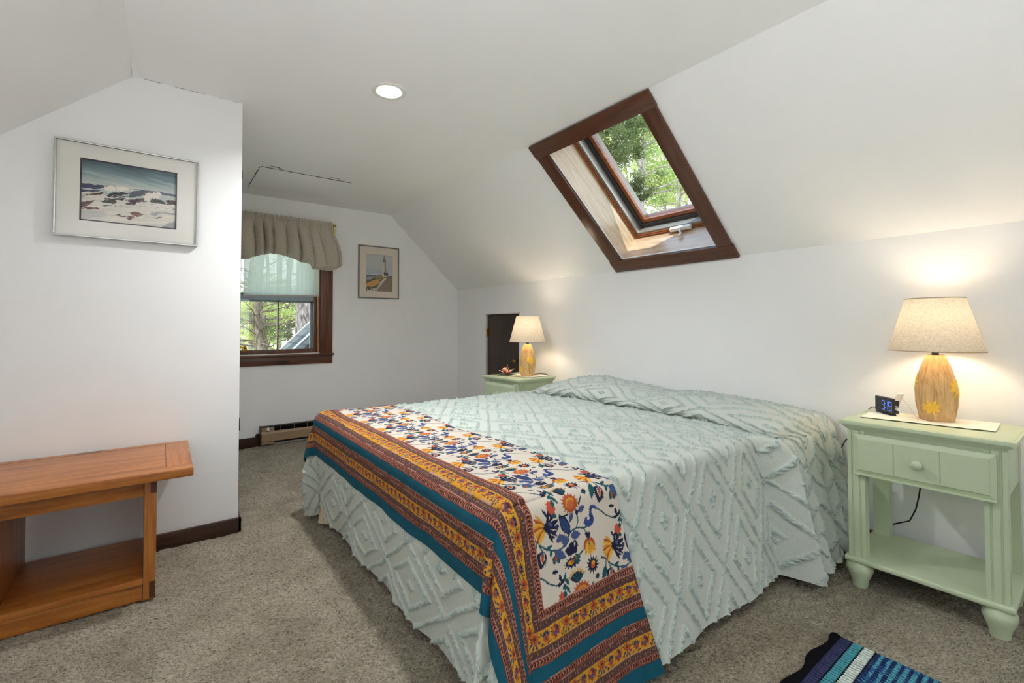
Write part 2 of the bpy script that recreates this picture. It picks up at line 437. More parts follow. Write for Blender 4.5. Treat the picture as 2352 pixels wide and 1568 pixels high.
for cx in (0.67, 1.12): m._add([(cx + .035, hy0 - .046, ZC - .002), (cx + .05, hy0 - .046, ZC - .012), (cx + .085, hy0 - .004, ZC - .010), (cx + .07, hy0 - .0, ZC - .002)], [(0, 1, 2, 3)])
m.build('loose_paint', M_WHITEPL, hatch)
# ------------------------------------------------------------------ window in the far wall
def window_far():
    w = bpy.data.objects.new('window_1', None); COL.objects.link(w); structure(w, 'double-hung window in dark stained casing on the far wall', 'window')
    y = YF
    m = MB(); m.box((1.262, y - 0.020, 0.838), (1.379, y, 2.135), bevel=0.003); m.build('casing', M_CASING_V, w)
    m = MB(); m.box((0.391, y - 0.020, 0.838), (0.508, y, 2.135), bevel=0.003); m.build('casing', M_CASING_V, w)
    m = MB(); m.box((0.508, y - 0.020, 2.03), (1.262, y, 2.135), bevel=0.003); m.build('casing', M_CASING_H, w)
    m = MB(); m.box((0.36, y - 0.046, 0.818), (1.391, y + 0.10, 0.838), bevel=0.005); m.build('window_sill', M_CASING_H, w)
    m = MB(); m.box((0.391, y - 0.018, 0.738), (1.379, y, 0.818), bevel=0.002); m.build('apron', M_CASING_H, w)
    m = MB()
    m.box((0.50, y, 0.838), (0.512, y + TH, 2.03)); m.box((1.258, y, 0.838), (1.27, y + TH, 2.03)); m.box((0.50, y, 2.015), (1.27, y + TH, 2.03))
    m.build('jamb', M_CASING_V, w)
    gold = wood('window_stop_pine', srgb(150, 100, 52), srgb(186, 132, 74), srgb(210, 160, 100), 'z', rough=0.35)
    m = MB(); m.box((1.244, y + 0.004, 0.84), (1.258, y + 0.03, 2.015), bevel=.003); m.box((0.512, y + 0.004, 0.84), (0.526, y + 0.03, 2.015), bevel=.003); m.build('stop_strip', gold, w)
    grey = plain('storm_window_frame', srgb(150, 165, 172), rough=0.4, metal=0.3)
    def sash(z0, z1, yy, nm):
        m = MB(); a = 0.526; b = 1.244
        m.box((a, yy, z0), (a + .036, yy + .03, z1), bevel=.002); m.box((b - .036, yy, z0), (b, yy + .03, z1), bevel=.002)
        m.box((a + .03, yy, z0), (b - .03, yy + .03, z0 + .046), bevel=.002)
        o = m.build(nm, M_CASING_V, w)
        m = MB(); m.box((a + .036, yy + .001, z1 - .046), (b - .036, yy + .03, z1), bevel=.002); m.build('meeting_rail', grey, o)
        m = MB(); m.box((0.8785, yy + .004, z0 + .044), (0.8915, yy + .026, z1 - .044), bevel=.003); m.build('muntin', M_CASING_V, o)
        m = MB(); m.box((a + .034, yy + .013, z0 + .044), (b - .034, yy + .017, z1 - .044)); m.build('pane', M_GLASS, o, smooth=False)
        return o
    s1 = sash(0.840, 1.405, y + 0.03, 'lower_sash'); sash(1.375, 2.015, y + 0.064, 'upper_sash')
    m = MB(); m.box((0.588, y + 0.008, 0.872), (0.625, y + 0.03, 0.912), bevel=.004); m.tube([(0.606, y + .018, .912), (0.606, y - .004, .918), (.606, y - .012, .9)], .008, 8)
    m.box((0.57, y + .012, .905), (.615, y + .03, .925), bevel=.003); m.build('sash_lift', M_BRASS, s1)
    m = MB(); a = .53; b = 1.24
    m.box((a, y + .098, .84), (a + .05, y + .115, 2.01)); m.box((b - .05, y + .098, .84), (b, y + .115, 2.01)); m.box((a, y + .098, 1.34), (b, y + .115, 1.39)); m.box((a, y + .098, .84), (b, y + .115, .87)); m.box((a, y + .098, 1.97), (b, y + .115, 2.01))
    m.build('storm_frame', grey, w)
window_far()

def roller_blind():
    t = thing('roller_blind', 'sheer pale woven roller blind half drawn in the far window', 'blind', (0.915, YF - 0.006, 1.985))
    mt = bpy.data.materials.new('sheer_blind'); mt.use_nodes = True; nt = mt.node_tree; b = nt.nodes['Principled BSDF']; out = [n for n in nt.nodes if n.type == 'OUTPUT_MATERIAL'][0]
    v = coords(nt, (1, 1, 1)); wv = N(nt, 'ShaderNodeTexWave', Scale=52.0, Distortion=1.0, bands_direction='X'); wv.inputs['Detail'].default_value = 2.0
    nt.links.new(v, wv.inputs['Vector'])
    w2 = N(nt, 'ShaderNodeTexWave', Scale=75.0, Distortion=0.4, bands_direction='Z'); nt.links.new(v, w2.inputs['Vector'])
    c = mixc(nt, 0.6, ramp(nt, wv.outputs['Fac'], [(0.1, (.40, .47, .39)), (0.5, (.72, .82, .70))]), ramp(nt, w2.outputs['Fac'], [(0.2, (.80, .80, .80)), (0.6, (1, 1, 1))]), 'MULTIPLY')
    nt.links.new(c, b.inputs['Base Color']); b.inputs['Roughness'].default_value = .9; b.inputs['Specular IOR Level'].default_value = .1
    tr = N(nt, 'ShaderNodeBsdfTranslucent'); nt.links.new(c, tr.inputs['Color'])
    mx = N(nt, 'ShaderNodeMixShader'); mx.inputs[0].default_value = .7; nt.links.new(b.outputs[0], mx.inputs[1]); nt.links.new(tr.outputs[0], mx.inputs[2])
    tp = N(nt, 'ShaderNodeBsdfTransparent'); mx2 = N(nt, 'ShaderNodeMixShader'); mx2.inputs[0].default_value = .10
    nt.links.new(mx.outputs[0], mx2.inputs[1]); nt.links.new(tp.outputs[0], mx2.inputs[2]); nt.links.new(mx2.outputs[0], out.inputs[0])
    x0, x1 = -0.328, 0.334
    m = MB(); m._add([(x0, 0, -.605), (x1, 0, -.577), (x1, 0, 0.0), (x0, 0, 0.0)], [(0, 1, 2, 3)]); m.build('blind_cloth', mt, t, smooth=False)
    m = MB(); m.lathe([(.02, x0), (.02, x1)], 16, axis='x'); m.build('roller', M_WHITEPL, t)
    hem = plain('blind_hem', srgb(196, 188, 182), rough=.8)
    m = MB(); p = [(x0, -.002, -.607), (x1 + .003, -.002, -.579), (x1 + .003, -.002, -.562), (x0, -.002, -.590)]
    q = [(a, .003, c) for a, b, c in p]; m._add(p + q, [(0, 1, 2, 3), (7, 6, 5, 4), (0, 4, 5, 1), (1, 5, 6, 2), (2, 6, 7, 3), (3, 7, 4, 0)]); m.build('hem_bar', hem, t)
roller_blind()

def curtain():
    rodm = wood('curtain_rod_wood', srgb(80, 46, 22), srgb(128, 80, 40), srgb(150, 98, 52), 'x', rough=.3)
    t = thing('curtain_rod', 'thin brown curtain rod on brackets above the far window', 'curtain rod', (0.87, YF - 0.05, 2.118))
    m = MB(); m.lathe([(.007, -.50), (.007, .50)], 12, axis='x'); m.build('rod', rodm, t)
    m = MB(); m.sphere((.515, 0, 0.005), .015, 10); m.lathe([(.009, .495), (.011, .502), (.008, .506)], 12, axis='x'); m.build('finial', M_BRASS, t)
    for sx in (-.47, .502):
        m = MB(); m.box((sx - .006, -.004, -.012), (sx + .006, .05, -.003), bevel=.002); m.box((sx - .008, .036, -.09), (sx + .008, .049, .02), bevel=.003); m.tube([(sx, .0, -.008), (sx, -.008, -.03), (sx, .03, -.075)], .004, 6)
        m.build('bracket', rodm, t)
    v = thing('curtain_valance', 'gathered grey-beige checked fabric valance hanging over the far window', 'valance', (0, YF - 0.05, 0))
    mt, nt, b = newmat('valance_check')
    tc = N(nt, 'ShaderNodeUVMap', uv_map='UVMap')
    ck = N(nt, 'ShaderNodeTexChecker', Scale=1.0); ck.inputs['Color1'].default_value = (*srgb(150, 141, 128), 1); ck.inputs['Color2'].default_value = (*srgb(226, 218, 204), 1)
    nt.links.new(tc.outputs['UV'], ck.inputs['Vector']); nt.links.new(ck.outputs['Color'], b.inputs['Base Color']); b.inputs['Roughness'].default_value = .9; b.inputs['Specular IOR Level'].default_value = .1
    nu, nv = 420, 70
    u = np.linspace(0, 1, nu)[:, None]; w = np.linspace(0, 1, nv)[None, :]
    xt = 0.37 + u * 1.005                                            # along the rod
    bx = np.array([.37, .562, .625, .64, .72, .81, .94, 1.055, 1.15, 1.172, 1.24, 1.36, 1.45]); bz = np.array([1.70, 1.715, 1.72, 1.738, 1.765, 1.792, 1.777, 1.735, 1.716, 1.672, 1.668, 1.665, 1.715])
    xb = 0.37 + u ** 1.02 * 1.085
    zb = np.interp(xb, bx, bz)
    top = 2.150 + 0.004 * np.sin(u * 150) + .004 * vnoise(u * 60, u * 0, 3)
    x = xt + (xb - xt) * sstep(.1, 1, w) ** .8
    z = top + (zb - top) * w
    ph = u * 62 + 5.0 * vnoise(u * 7, u * 0 + 2, 8) - 1.2 * w * np.sin(u * 9)
    fs = 1.55 * np.abs(np.sin(ph / 2)) ** .55 - .9
    deep = .35 + 1.1 * vnoise(u * 11, u * 0 + 5, 9)
    big = fs * deep * (0.010 + 0.046 * sstep(0.06, .45, w) * (1 - .35 * sstep(.8, 1, w)))
    fine = np.sin(u * 260 + 5 * vnoise(u * 20, w * 2, 4)) * 0.007 * np.exp(-((w - .10) / .10) ** 2) 
    fold = 0.016 * (vnoise(u * 14 + w * 3, w * 2.2, 12) - .5) * sstep(.2, .7, w)
    puff = 0.022 * np.sin(PI * np.clip((w - .25) / .75, 0, 1)) ** 1.0
    puff = puff * (1 + 1.0 * sstep(.78, .95, u))
    tuck = 0.03 * sstep(.93, 1.0, w)
    y = -(0.022 + puff + big * .8 + fine + fold) + tuck
    # rod pocket bulges round the rod
    y = y - 0.010 * np.exp(-((w - .06) / .035) ** 2)
    y = np.minimum(y, 0.030)
    # rounded right tail
    tail = sstep(.955, 1.0, u)
    y = y + tail * .03
    P = np.stack([x, y + 0 * x, z + 0 * x], -1)
    o = grid_mesh('valance_cloth', P, mt, v)
    me = o.data; uv = me.uv_layers.new(name='UVMap'); li = np.empty(len(me.loops), dtype=np.int32); me.loops.foreach_get('vertex_index', li)
    U = np.broadcast_to(u * 1.9 / 0.0068, (nu, nv)).ravel(); V = np.broadcast_to(w * .5 / 0.0068, (nu, nv)).ravel()
    uv.data.foreach_set('uv', np.stack([U[li], V[li]], -1).astype(np.float32).ravel())
    tagm = plain('tag_yellow', srgb(205, 185, 110), rough=.7)
    m = MB(); m.box((1.345, -.075, 2.02), (1.367, -.071, 2.075), bevel=.001); m.box((1.35, -.077, 2.05), (1.362, -.069, 2.068), bevel=.002); m.build('pull_tag', tagm, v)
    m = MB(); m.tube([(1.345, -.06, 2.11), (1.346, -.072, 2.09), (1.352, -.073, 2.068)], .0015, 5); m.tube([(1.364, -.06, 2.11), (1.366, -.072, 2.09), (1.36, -.073, 2.068)], .0015, 5); m.tube([(1.362, -.075, 2.02), (1.366, -.078, 1.85), (1.366, -.07, 1.70), (1.345, -.06, 1.662), (1.30, -.05, 1.66)], .0012, 5)
    m.build('pull_cord', M_WHITEPL, v)
curtain()

# ------------------------------------------------------------------ skylight
def ring(m, y0, y1, s0, s1, w, o0, o1):
    slope_quad(m, y0, y0 + w, s0, s1, o0, o1); slope_quad(m, y1 - w, y1, s0, s1, o0, o1)
    slope_quad(m, y0 + w, y1 - w, s0, s0 + w, o0, o1); slope_quad(m, y0 + w, y1 - w, s1 - w, s1, o0, o1)
def bev(m, o=0.003):
    bmesh.ops.bevel(m.bm, geom=list(m.bm.edges), offset=o, segments=2, profile=.6, affect='EDGES')
def skylight():
    w = bpy.data.objects.new('window_2', None); COL.objects.link(w); structure(w, 'roof skylight in dark stained trim on the sloped ceiling', 'skylight')
    m = MB(); slope_quad(m, 1.432, 2.400, -0.002, 0.100, -0.020, 0.0); bev(m); m.build('casing', M_SKYTRIM_Y, w)
    m = MB(); slope_quad(m, 1.432, 2.400, 1.066, 1.169, -0.020, 0.0); bev(m); m.build('casing', M_SKYTRIM_Y, w)
    m = MB(); slope_quad(m, 2.290, 2.393, 0.100, 1.066, -0.019, 0.0); bev(m); m.build('casing', M_SKYTRIM_S, w)
    m = MB(); slope_quad(m, 1.437, 1.532, 0.100, 1.066, -0.019, 0.0); bev(m); m.build('casing', M_SKYTRIM_S, w)
    # boards lining the shaft
    m = MB(); slope_quad(m, SY1, SY1 + .02, SS0 - .02, SS1 + .02, 0.008, .40); m.build('shaft_board', M_SHAFT, w, smooth=False)
    m = MB(); slope_quad(m, SY0 - .02, SY0, SS0 - .02, SS1 + .02, 0.008, .40); m.build('shaft_board', M_SHAFT, w, smooth=False)
    m = MB(); slope_quad(m, SY0, SY1, SS1, SS1 + .02, 0.004, .40); m.build('shaft_sill', M_SHAFTY, w, smooth=False)
    m = MB(); slope_quad(m, SY0, SY1, SS0 - .02, SS0, 0.008, .40); m.build('shaft_head', M_SHAFTY, w, smooth=False)
    m = MB(); ring(m, SY0 + .004, SY1 - .004, SS0 + .004, SS1 - .004, .004, .0, .010); m.build('reveal_strip', M_WHITEPL, w, smooth=False)
    m = MB(); ring(m, SY0, SY1, SS0, SS1, .022, .25, .40); m.build('unit_frame', M_SASH, w, smooth=False)
    m = MB(); ring(m, SY0 + .010, SY1 - .010, SS0 + .010, SS1 - .010, .005, .242, .25); m.build('frame_bead', M_SASH, w, smooth=False)
    m = MB(); ring(m, SY0 + .022, SY1 - .022, SS0 + .022, SS1 - .022, .004, .262, .40); ring(m, SY0 + .026, SY1 - .026, SS0 + .026, SS1 - .026, .008, .270, .40); ring(m, SY0 + .034, SY1 - .034, SS0 + .034, SS1 - .034, .004, .264, .40); m.build('screen_track', M_ALU, w, smooth=False)
    m = MB(); ring(m, SY0 + .038, SY1 - .038, SS0 + .038, SS1 - .038, .032, .318, .40); m.build('screen_channel', M_SCREEN, w, smooth=False)
    m = MB(); ring(m, SY0 + .066, SY1 - .066, SS0 + .066, SS1 - .066, .034, .330, .40)
    sash = m.build('sash', M_SASH, w, smooth=False)
    m = MB(); ring(m, SY0 + .094, SY1 - .094, SS0 + .094, SS1 - .094, .006, .352, .40); m.build('glazing_strip', M_ALU, sash, smooth=False)
    m = MB(); slope_quad(m, SY0 + .098, SY1 - .098, SS0 + .098, SS1 - .098, .372, .378); m.build('pane', M_GLASS, sash, smooth=False)
    # crank
    m = MB(); slope_quad(m, 1.80, 1.965, SS1 - .038, SS1 - .012, .222, .252); bev(m, .004); h = m.build('crank_housing', M_WHITEPL, w)
    m = MB(); p = [sk(1.885, SS1 - .026, .23), sk(1.875, SS1 - .03, .20), sk(1.862, SS1 - .02, .185), sk(1.858, SS1 - .02, .165)]
    m.tube(p, [.008, .007, .006, .009], 10); m.tube([sk(1.858, SS1 - .02, .168), sk(1.872, SS1 - .02, .150)], .010, 10); m.build('crank_handle', M_WHITEPL, h)
skylight()

# ------------------------------------------------------------------ small door in the knee wall
def access_door():
    y0, y1, z0, z1 = DOOR
    mt = wood('door_dark_veneer', srgb(42, 27, 19), srgb(54, 36, 26), srgb(64, 44, 33), 'z', rough=.42, freq=1.2)
    d = bpy.data.objects.new('door_1', None); COL.objects.link(d); structure(d, 'short dark brown access door in the knee wall', 'door')
    m = MB(); m.box((XK + .016, y0 + .012, 0.01), (XK + .044, y1 - .012, z1 - .018), bevel=.002); m.build('panel', mt, d)
    fr = plain('door_lining', (0.74, 0.71, 0.66), rough=.5)
    m = MB()
    m.box((XK - .004, y0 - .0, 0.0), (XK + TH, y0 + .010, z1)); m.box((XK - .004, y1 - .010, 0.0), (XK + TH, y1, z1)); m.box((XK - .004, y0, z1 - .012), (XK + TH, y1, z1))
    m.build('door_frame', fr, d, smooth=False)
    m = MB(); m.box((XK + .05, y0, 0), (XK + TH, y1, z1)); m.build('backing', M_CRACK, d, smooth=False)
    m = MB(); m.lathe([(.0055, 1.0), (.0055, 1.082)], 10, c=(XK + .004, y1 - .012, 0)); m.box((XK + .010, y1 - .038, 1.0), (XK + .017, y1 - .006, 1.08)); m.sphere((XK + .004, y1 - .012, .998), .007, 8); m.build('hinge', M_BRASS, d)
    k = glassy('knob_glass', (.95, .93, .85), .3, .05)
    m = MB(); m.lathe([(.004, 0), (.018, .004), (.020, .012), (.018, .020), (.008, .026)], 16, c=(0, 0, 0)); o = m.build('knob', M_BRASS, d, (XK - .022, 3.668, .755)); o.rotation_euler = (0, R(-90), 0)
    m = MB(); m.lathe([(.006, 0), (.006, .032)], 10); o2 = m.build('knob_stem', M_BRASS, d, (XK + .015, 3.668, .755)); o2.rotation_euler = (0, R(-90), 0)
access_door()

# ------------------------------------------------------------------ baseboard heater
def heater():
    t = thing('baseboard_heater', 'tan metal electric baseboard heater with white dial along far wall', 'heater', (0.737, YF, 0.012))
    tan = plain('heater_tan_enamel', srgb(158, 132, 102), rough=.4, var=.03)
    L = 1.27
    # cross section in (y, z): y<0 is into the room
    m = MB(); m.prism([(-.004, 0), (-.004, .165), (-.010, .165), (-.010, .0)], 0, L, 'yzx'); m.prism([(-.004, .160), (-.055, .160), (-.055, .165), (-.004, .165)], 0, L, 'yzx'); m.build('back_plate', plain('heater_black', (.015, .015, .015), rough=.5), t, smooth=False)
    m = MB(); m.prism([(-.066, .028), (-.066, .098), (-.052, .118), (-.047, .118), (-.060, .096), (-.060, .028)], 0, L, 'yzx'); m.build('front_cover', tan, t, ang=20)
    m = MB(); m.prism([(-.050, .118), (-.050, .156), (-.012, .156), (-.012, .118)], .004, .112, 'yzx'); m.build('control_panel', tan, t, ang=20)
    m = MB(); m.prism([(-.060, .004), (-.060, .024), (-.02, .024), (-.02, .004)], .004, .112, 'yzx'); m.build('toe_plate', tan, t, ang=20)
    fin = plain('heater_fins', (.03, .03, .03), rough=.4, metal=.6)
    m = MB()
    for i in range(150):
        x = .13 + i * .0075; m.box((x, -.045, .06), (x + .0008, -.014, .135))
    m.tube([(.12, -.03, .1), (L - .02, -.03, .1)], .008, 8); m.build('fin_block', fin, t, smooth=False)
    for i in range(9):
        m = MB(); x = .16 + i * .12; m.box((x, -.056, .118), (x + .003, -.05, .160)); m.build('grille_stay', tan, t, smooth=False)
    end = plain('heater_end_cap', srgb(70, 56, 44), rough=.45)
    m = MB(); m.prism([(0, 0), (-.068, 0), (-.068, .1), (-.055, .122), (-.055, .168), (0, .168)], -.006, .004, 'yzx'); m.build('end_cap', end, t, smooth=False)
    m = MB(); m.prism([(0, 0), (-.068, 0), (-.068, .1), (-.055, .122), (-.055, .168), (0, .168)], L - .004, L + .006, 'yzx'); m.build('end_cap', end, t, smooth=False)
    m = MB(); m.lathe([(.016, -.050), (.016, -.060), (.012, -.068), (.011, -.072)], 20, c=(.058, 0, .137), axis='y'); m.build('dial', M_WHITEPL, t)
    # round end of the chair-rail strip beside it
    m = MB(); m.lathe([(.0001, -.02), (.018, -.018), (.018, -.002)], 14, c=(-.022, 0, .083), axis='y'); m.build('wire_cap', M_DARKTRIM, t)
heater()

# ------------------------------------------------------------------ painting on meshes
class Canvas:
    """a small raster drawn with polygons, later read into the vertex colours of a mesh"""
    def __init__(s, w, h, res, bg):
        s.w, s.h, s.res = w, h, res; s.nx, s.ny = int(round(w / res)), int(round(h / res))
        s.A = np.empty((s.nx, s.ny, 3), dtype=np.float32); s.A[:] = srgb(*bg)
        s.X, s.Y = np.meshgrid((np.arange(s.nx) + .5) * res, (np.arange(s.ny) + .5) * res, indexing='ij')
        s.shifts = [(0, 0)]
    def _fill(s, mask_fn, bb, col, a=1.0):
        c = np.array(srgb(*col), dtype=np.float32)
        for dx, dy in s.shifts:
            i0 = max(0, int((bb[0] + dx) / s.res) - 1); i1 = min(s.nx, int((bb[2] + dx) / s.res) + 2)
            j0 = max(0, int((bb[1] + dy) / s.res) - 1); j1 = min(s.ny, int((bb[3] + dy) / s.res) + 2)
            if i0 >= i1 or j0 >= j1: continue
            k = mask_fn(s.X[i0:i1, j0:j1] - dx, s.Y[i0:i1, j0:j1] - dy)
            sub = s.A[i0:i1, j0:j1]; sub[k] = sub[k] * (1 - a) + c * a
    def poly(s, pts, col, a=1.0):
        p = np.array(pts, float)
        def f(x, y):
            k = np.zeros(x.shape, bool); j = len(p) - 1
            for i in range(len(p)):
                c = ((p[i, 1] > y) != (p[j, 1] > y)) & (x < (p[j, 0] - p[i, 0]) * (y - p[i, 1]) / (p[j, 1] - p[i, 1] + 1e-12) + p[i, 0]); k ^= c; j = i
            return k
        s._fill(f, (p[:, 0].min(), p[:, 1].min(), p[:, 0].max(), p[:, 1].max()), col, a)
    def ell(s, cx, cy, rx, ry, col, rot=0.0, a=1.0):
        c_, s_ = math.cos(rot), math.sin(rot); r = max(rx, ry)
        s._fill(lambda x, y: (((x - cx) * c_ + (y - cy) * s_) / rx) ** 2 + ((-(x - cx) * s_ + (y - cy) * c_) / ry) ** 2 < 1, (cx - r, cy - r, cx + r, cy + r), col, a)
    def line(s, pts, wd, col, w2=None, a=1.0, n=10):
        """smooth tapered stroke"""
        p = np.array(pts, float)
        if len(p) > 2:
            t = np.arange(len(p)); tt = np.linspace(0, len(p) - 1, n * (len(p) - 1) + 1)
            q = []
            for u in tt:
                i = min(int(u), len(p) - 2); f = u - i
                p0 = p[max(i - 1, 0)]; p1 = p[i]; p2 = p[i + 1]; p3 = p[min(i + 2, len(p) - 1)]
                q.append(.5 * (2 * p1 + (-p0 + p2) * f + (2 * p0 - 5 * p1 + 4 * p2 - p3) * f ** 2 + (-p0 + 3 * p1 - 3 * p2 + p3) * f ** 3))
            p = np.array(q)
        d = np.gradient(p, axis=0); nn = np.stack([-d[:, 1], d[:, 0]], 1); nn /= np.linalg.norm(nn, axis=1)[:, None] + 1e-9
        ws = np.linspace(wd, wd if w2 is None else w2, len(p))[:, None] / 2
        s.poly(np.concatenate([p + nn * ws, (p - nn * ws)[::-1]]), col, a)
    def leaf(s, x0, y0, x1, y1, w, col, spikes=0, sp=0.15, a=1.0):
        """pointed leaf from base to tip; spikes fray its edge"""
        L = math.hypot(x1 - x0, y1 - y0); dx, dy = (x1 - x0) / L, (y1 - y0) / L
        t = np.linspace(0, 1, 15 if not spikes else spikes * 2 + 1); wid = w / 2 * np.sin(PI * t ** .8) ** .8
        up, dn = [], []
        for i, (u, h) in enumerate(zip(t, wid)):
            k = 1 + (sp * 3 if spikes and i % 2 else 0); uu = u + (.05 if spikes and i % 2 else 0)
            up.append((x0 + dx * L * uu - dy * h * k, y0 + dy * L * uu + dx * h * k)); dn.append((x0 + dx * L * uu + dy * h * k, y0 + dy * L * uu - dx * h * k))
        s.poly(up + dn[::-1], col, a)
    def fan(s, cx, cy, r, a0, a1, n, cols, w=.5, r0=0.0):
        for i in range(n):
            t = a0 + (a1 - a0) * (i + .5) / n
            s.leaf(cx + r0 * math.cos(t), cy + r0 * math.sin(t), cx + r * math.cos(t), cy + r * math.sin(t), abs(a1 - a0) / n * r * w * 2, cols[i % len(cols)])
    def burst(s, cx, cy, rx, ry, col, n=14, k=.3):
        p = []
        for i in range(2 * n):
            t = PI * i / n; q = 1 + (k if i % 2 else 0); p.append((cx + rx * q * math.cos(t), cy + ry * q * math.sin(t)))
        s.poly(p, col)
    def read(s, x, y, wrap=True):
        i = np.floor(x / s.res).astype(int); j = np.floor(y / s.res).astype(int)
        i, j = (i % s.nx, j % s.ny) if wrap else (np.clip(i, 0, s.nx - 1), np.clip(j, 0, s.ny - 1))
        return s.A[i, j]

def framed_picture(name, label, cx, cz, y, W, Hh, depth, bar, fmat, matmat, pic, liner, paint, n=(300, 240)):
    """hangs on a wall that faces -y; origin at the centre of the frame's back"""
    t = thing(name, label, 'picture', (cx, y, cz))
    m = MB(); h, v = W / 2, Hh / 2
    for a, b in (((-h, -depth, -v), (h, 0, -v + bar)), ((-h, -depth, v - bar), (h, 0, v)), ((-h, -depth, -v + bar), (-h + bar, 0, v - bar)), ((h - bar, -depth, -v + bar), (h, 0, v - bar))): m.box(a, b, bevel=.0022)
    m.build('frame', fmat, t)
    m = MB(); x0, x1, z0, z1 = pic
    yb = -depth + .009
    for a, b in (((-h + bar, yb, -v + bar), (x0, yb + .004, v - bar)), ((x1, yb, -v + bar), (h - bar, yb + .004, v - bar)), ((x0, yb, -v + bar), (x1, yb + .004, z0)), ((x0, yb, z1), (x1, yb + .004, v - bar))): m.box(a, b)
    m.build('mat_board', matmat, t, smooth=False)
    if liner:
        m = MB(); k = .006
        for a, b in (((x0, yb + .002, z0), (x0 + k, yb + .005, z1)), ((x1 - k, yb + .002, z0), (x1, yb + .005, z1)), ((x0, yb + .002, z0), (x1, yb + .005, z0 + k)), ((x0, yb + .002, z1 - k), (x1, yb + .005, z1))): m.box(a, b)
        m.build('mat_liner', M_LINER, t, smooth=False)
    X, Z = np.meshgrid(np.linspace(x0, x1, n[0]), np.linspace(z0, z1, n[1]), indexing='ij')
    P = np.stack([X, np.full_like(X, yb + .006), Z], -1)
    u = (X - x0) / (x1 - x0); vv = (z1 - Z) / (z1 - z0)
    grid_mesh('painted_sheet', P, M_PAINT, t, col=paint(u, vv))
    m = MB(); m.box((-h + bar * .5, yb - .004, -v + bar * .5), (h - bar * .5, yb - .0025, v - bar * .5)); m.build('glass', M_PICGLASS, t, smooth=False)
    return t
M_PAINT = vcol('watercolour_paper', rough=.85, spec=.15)

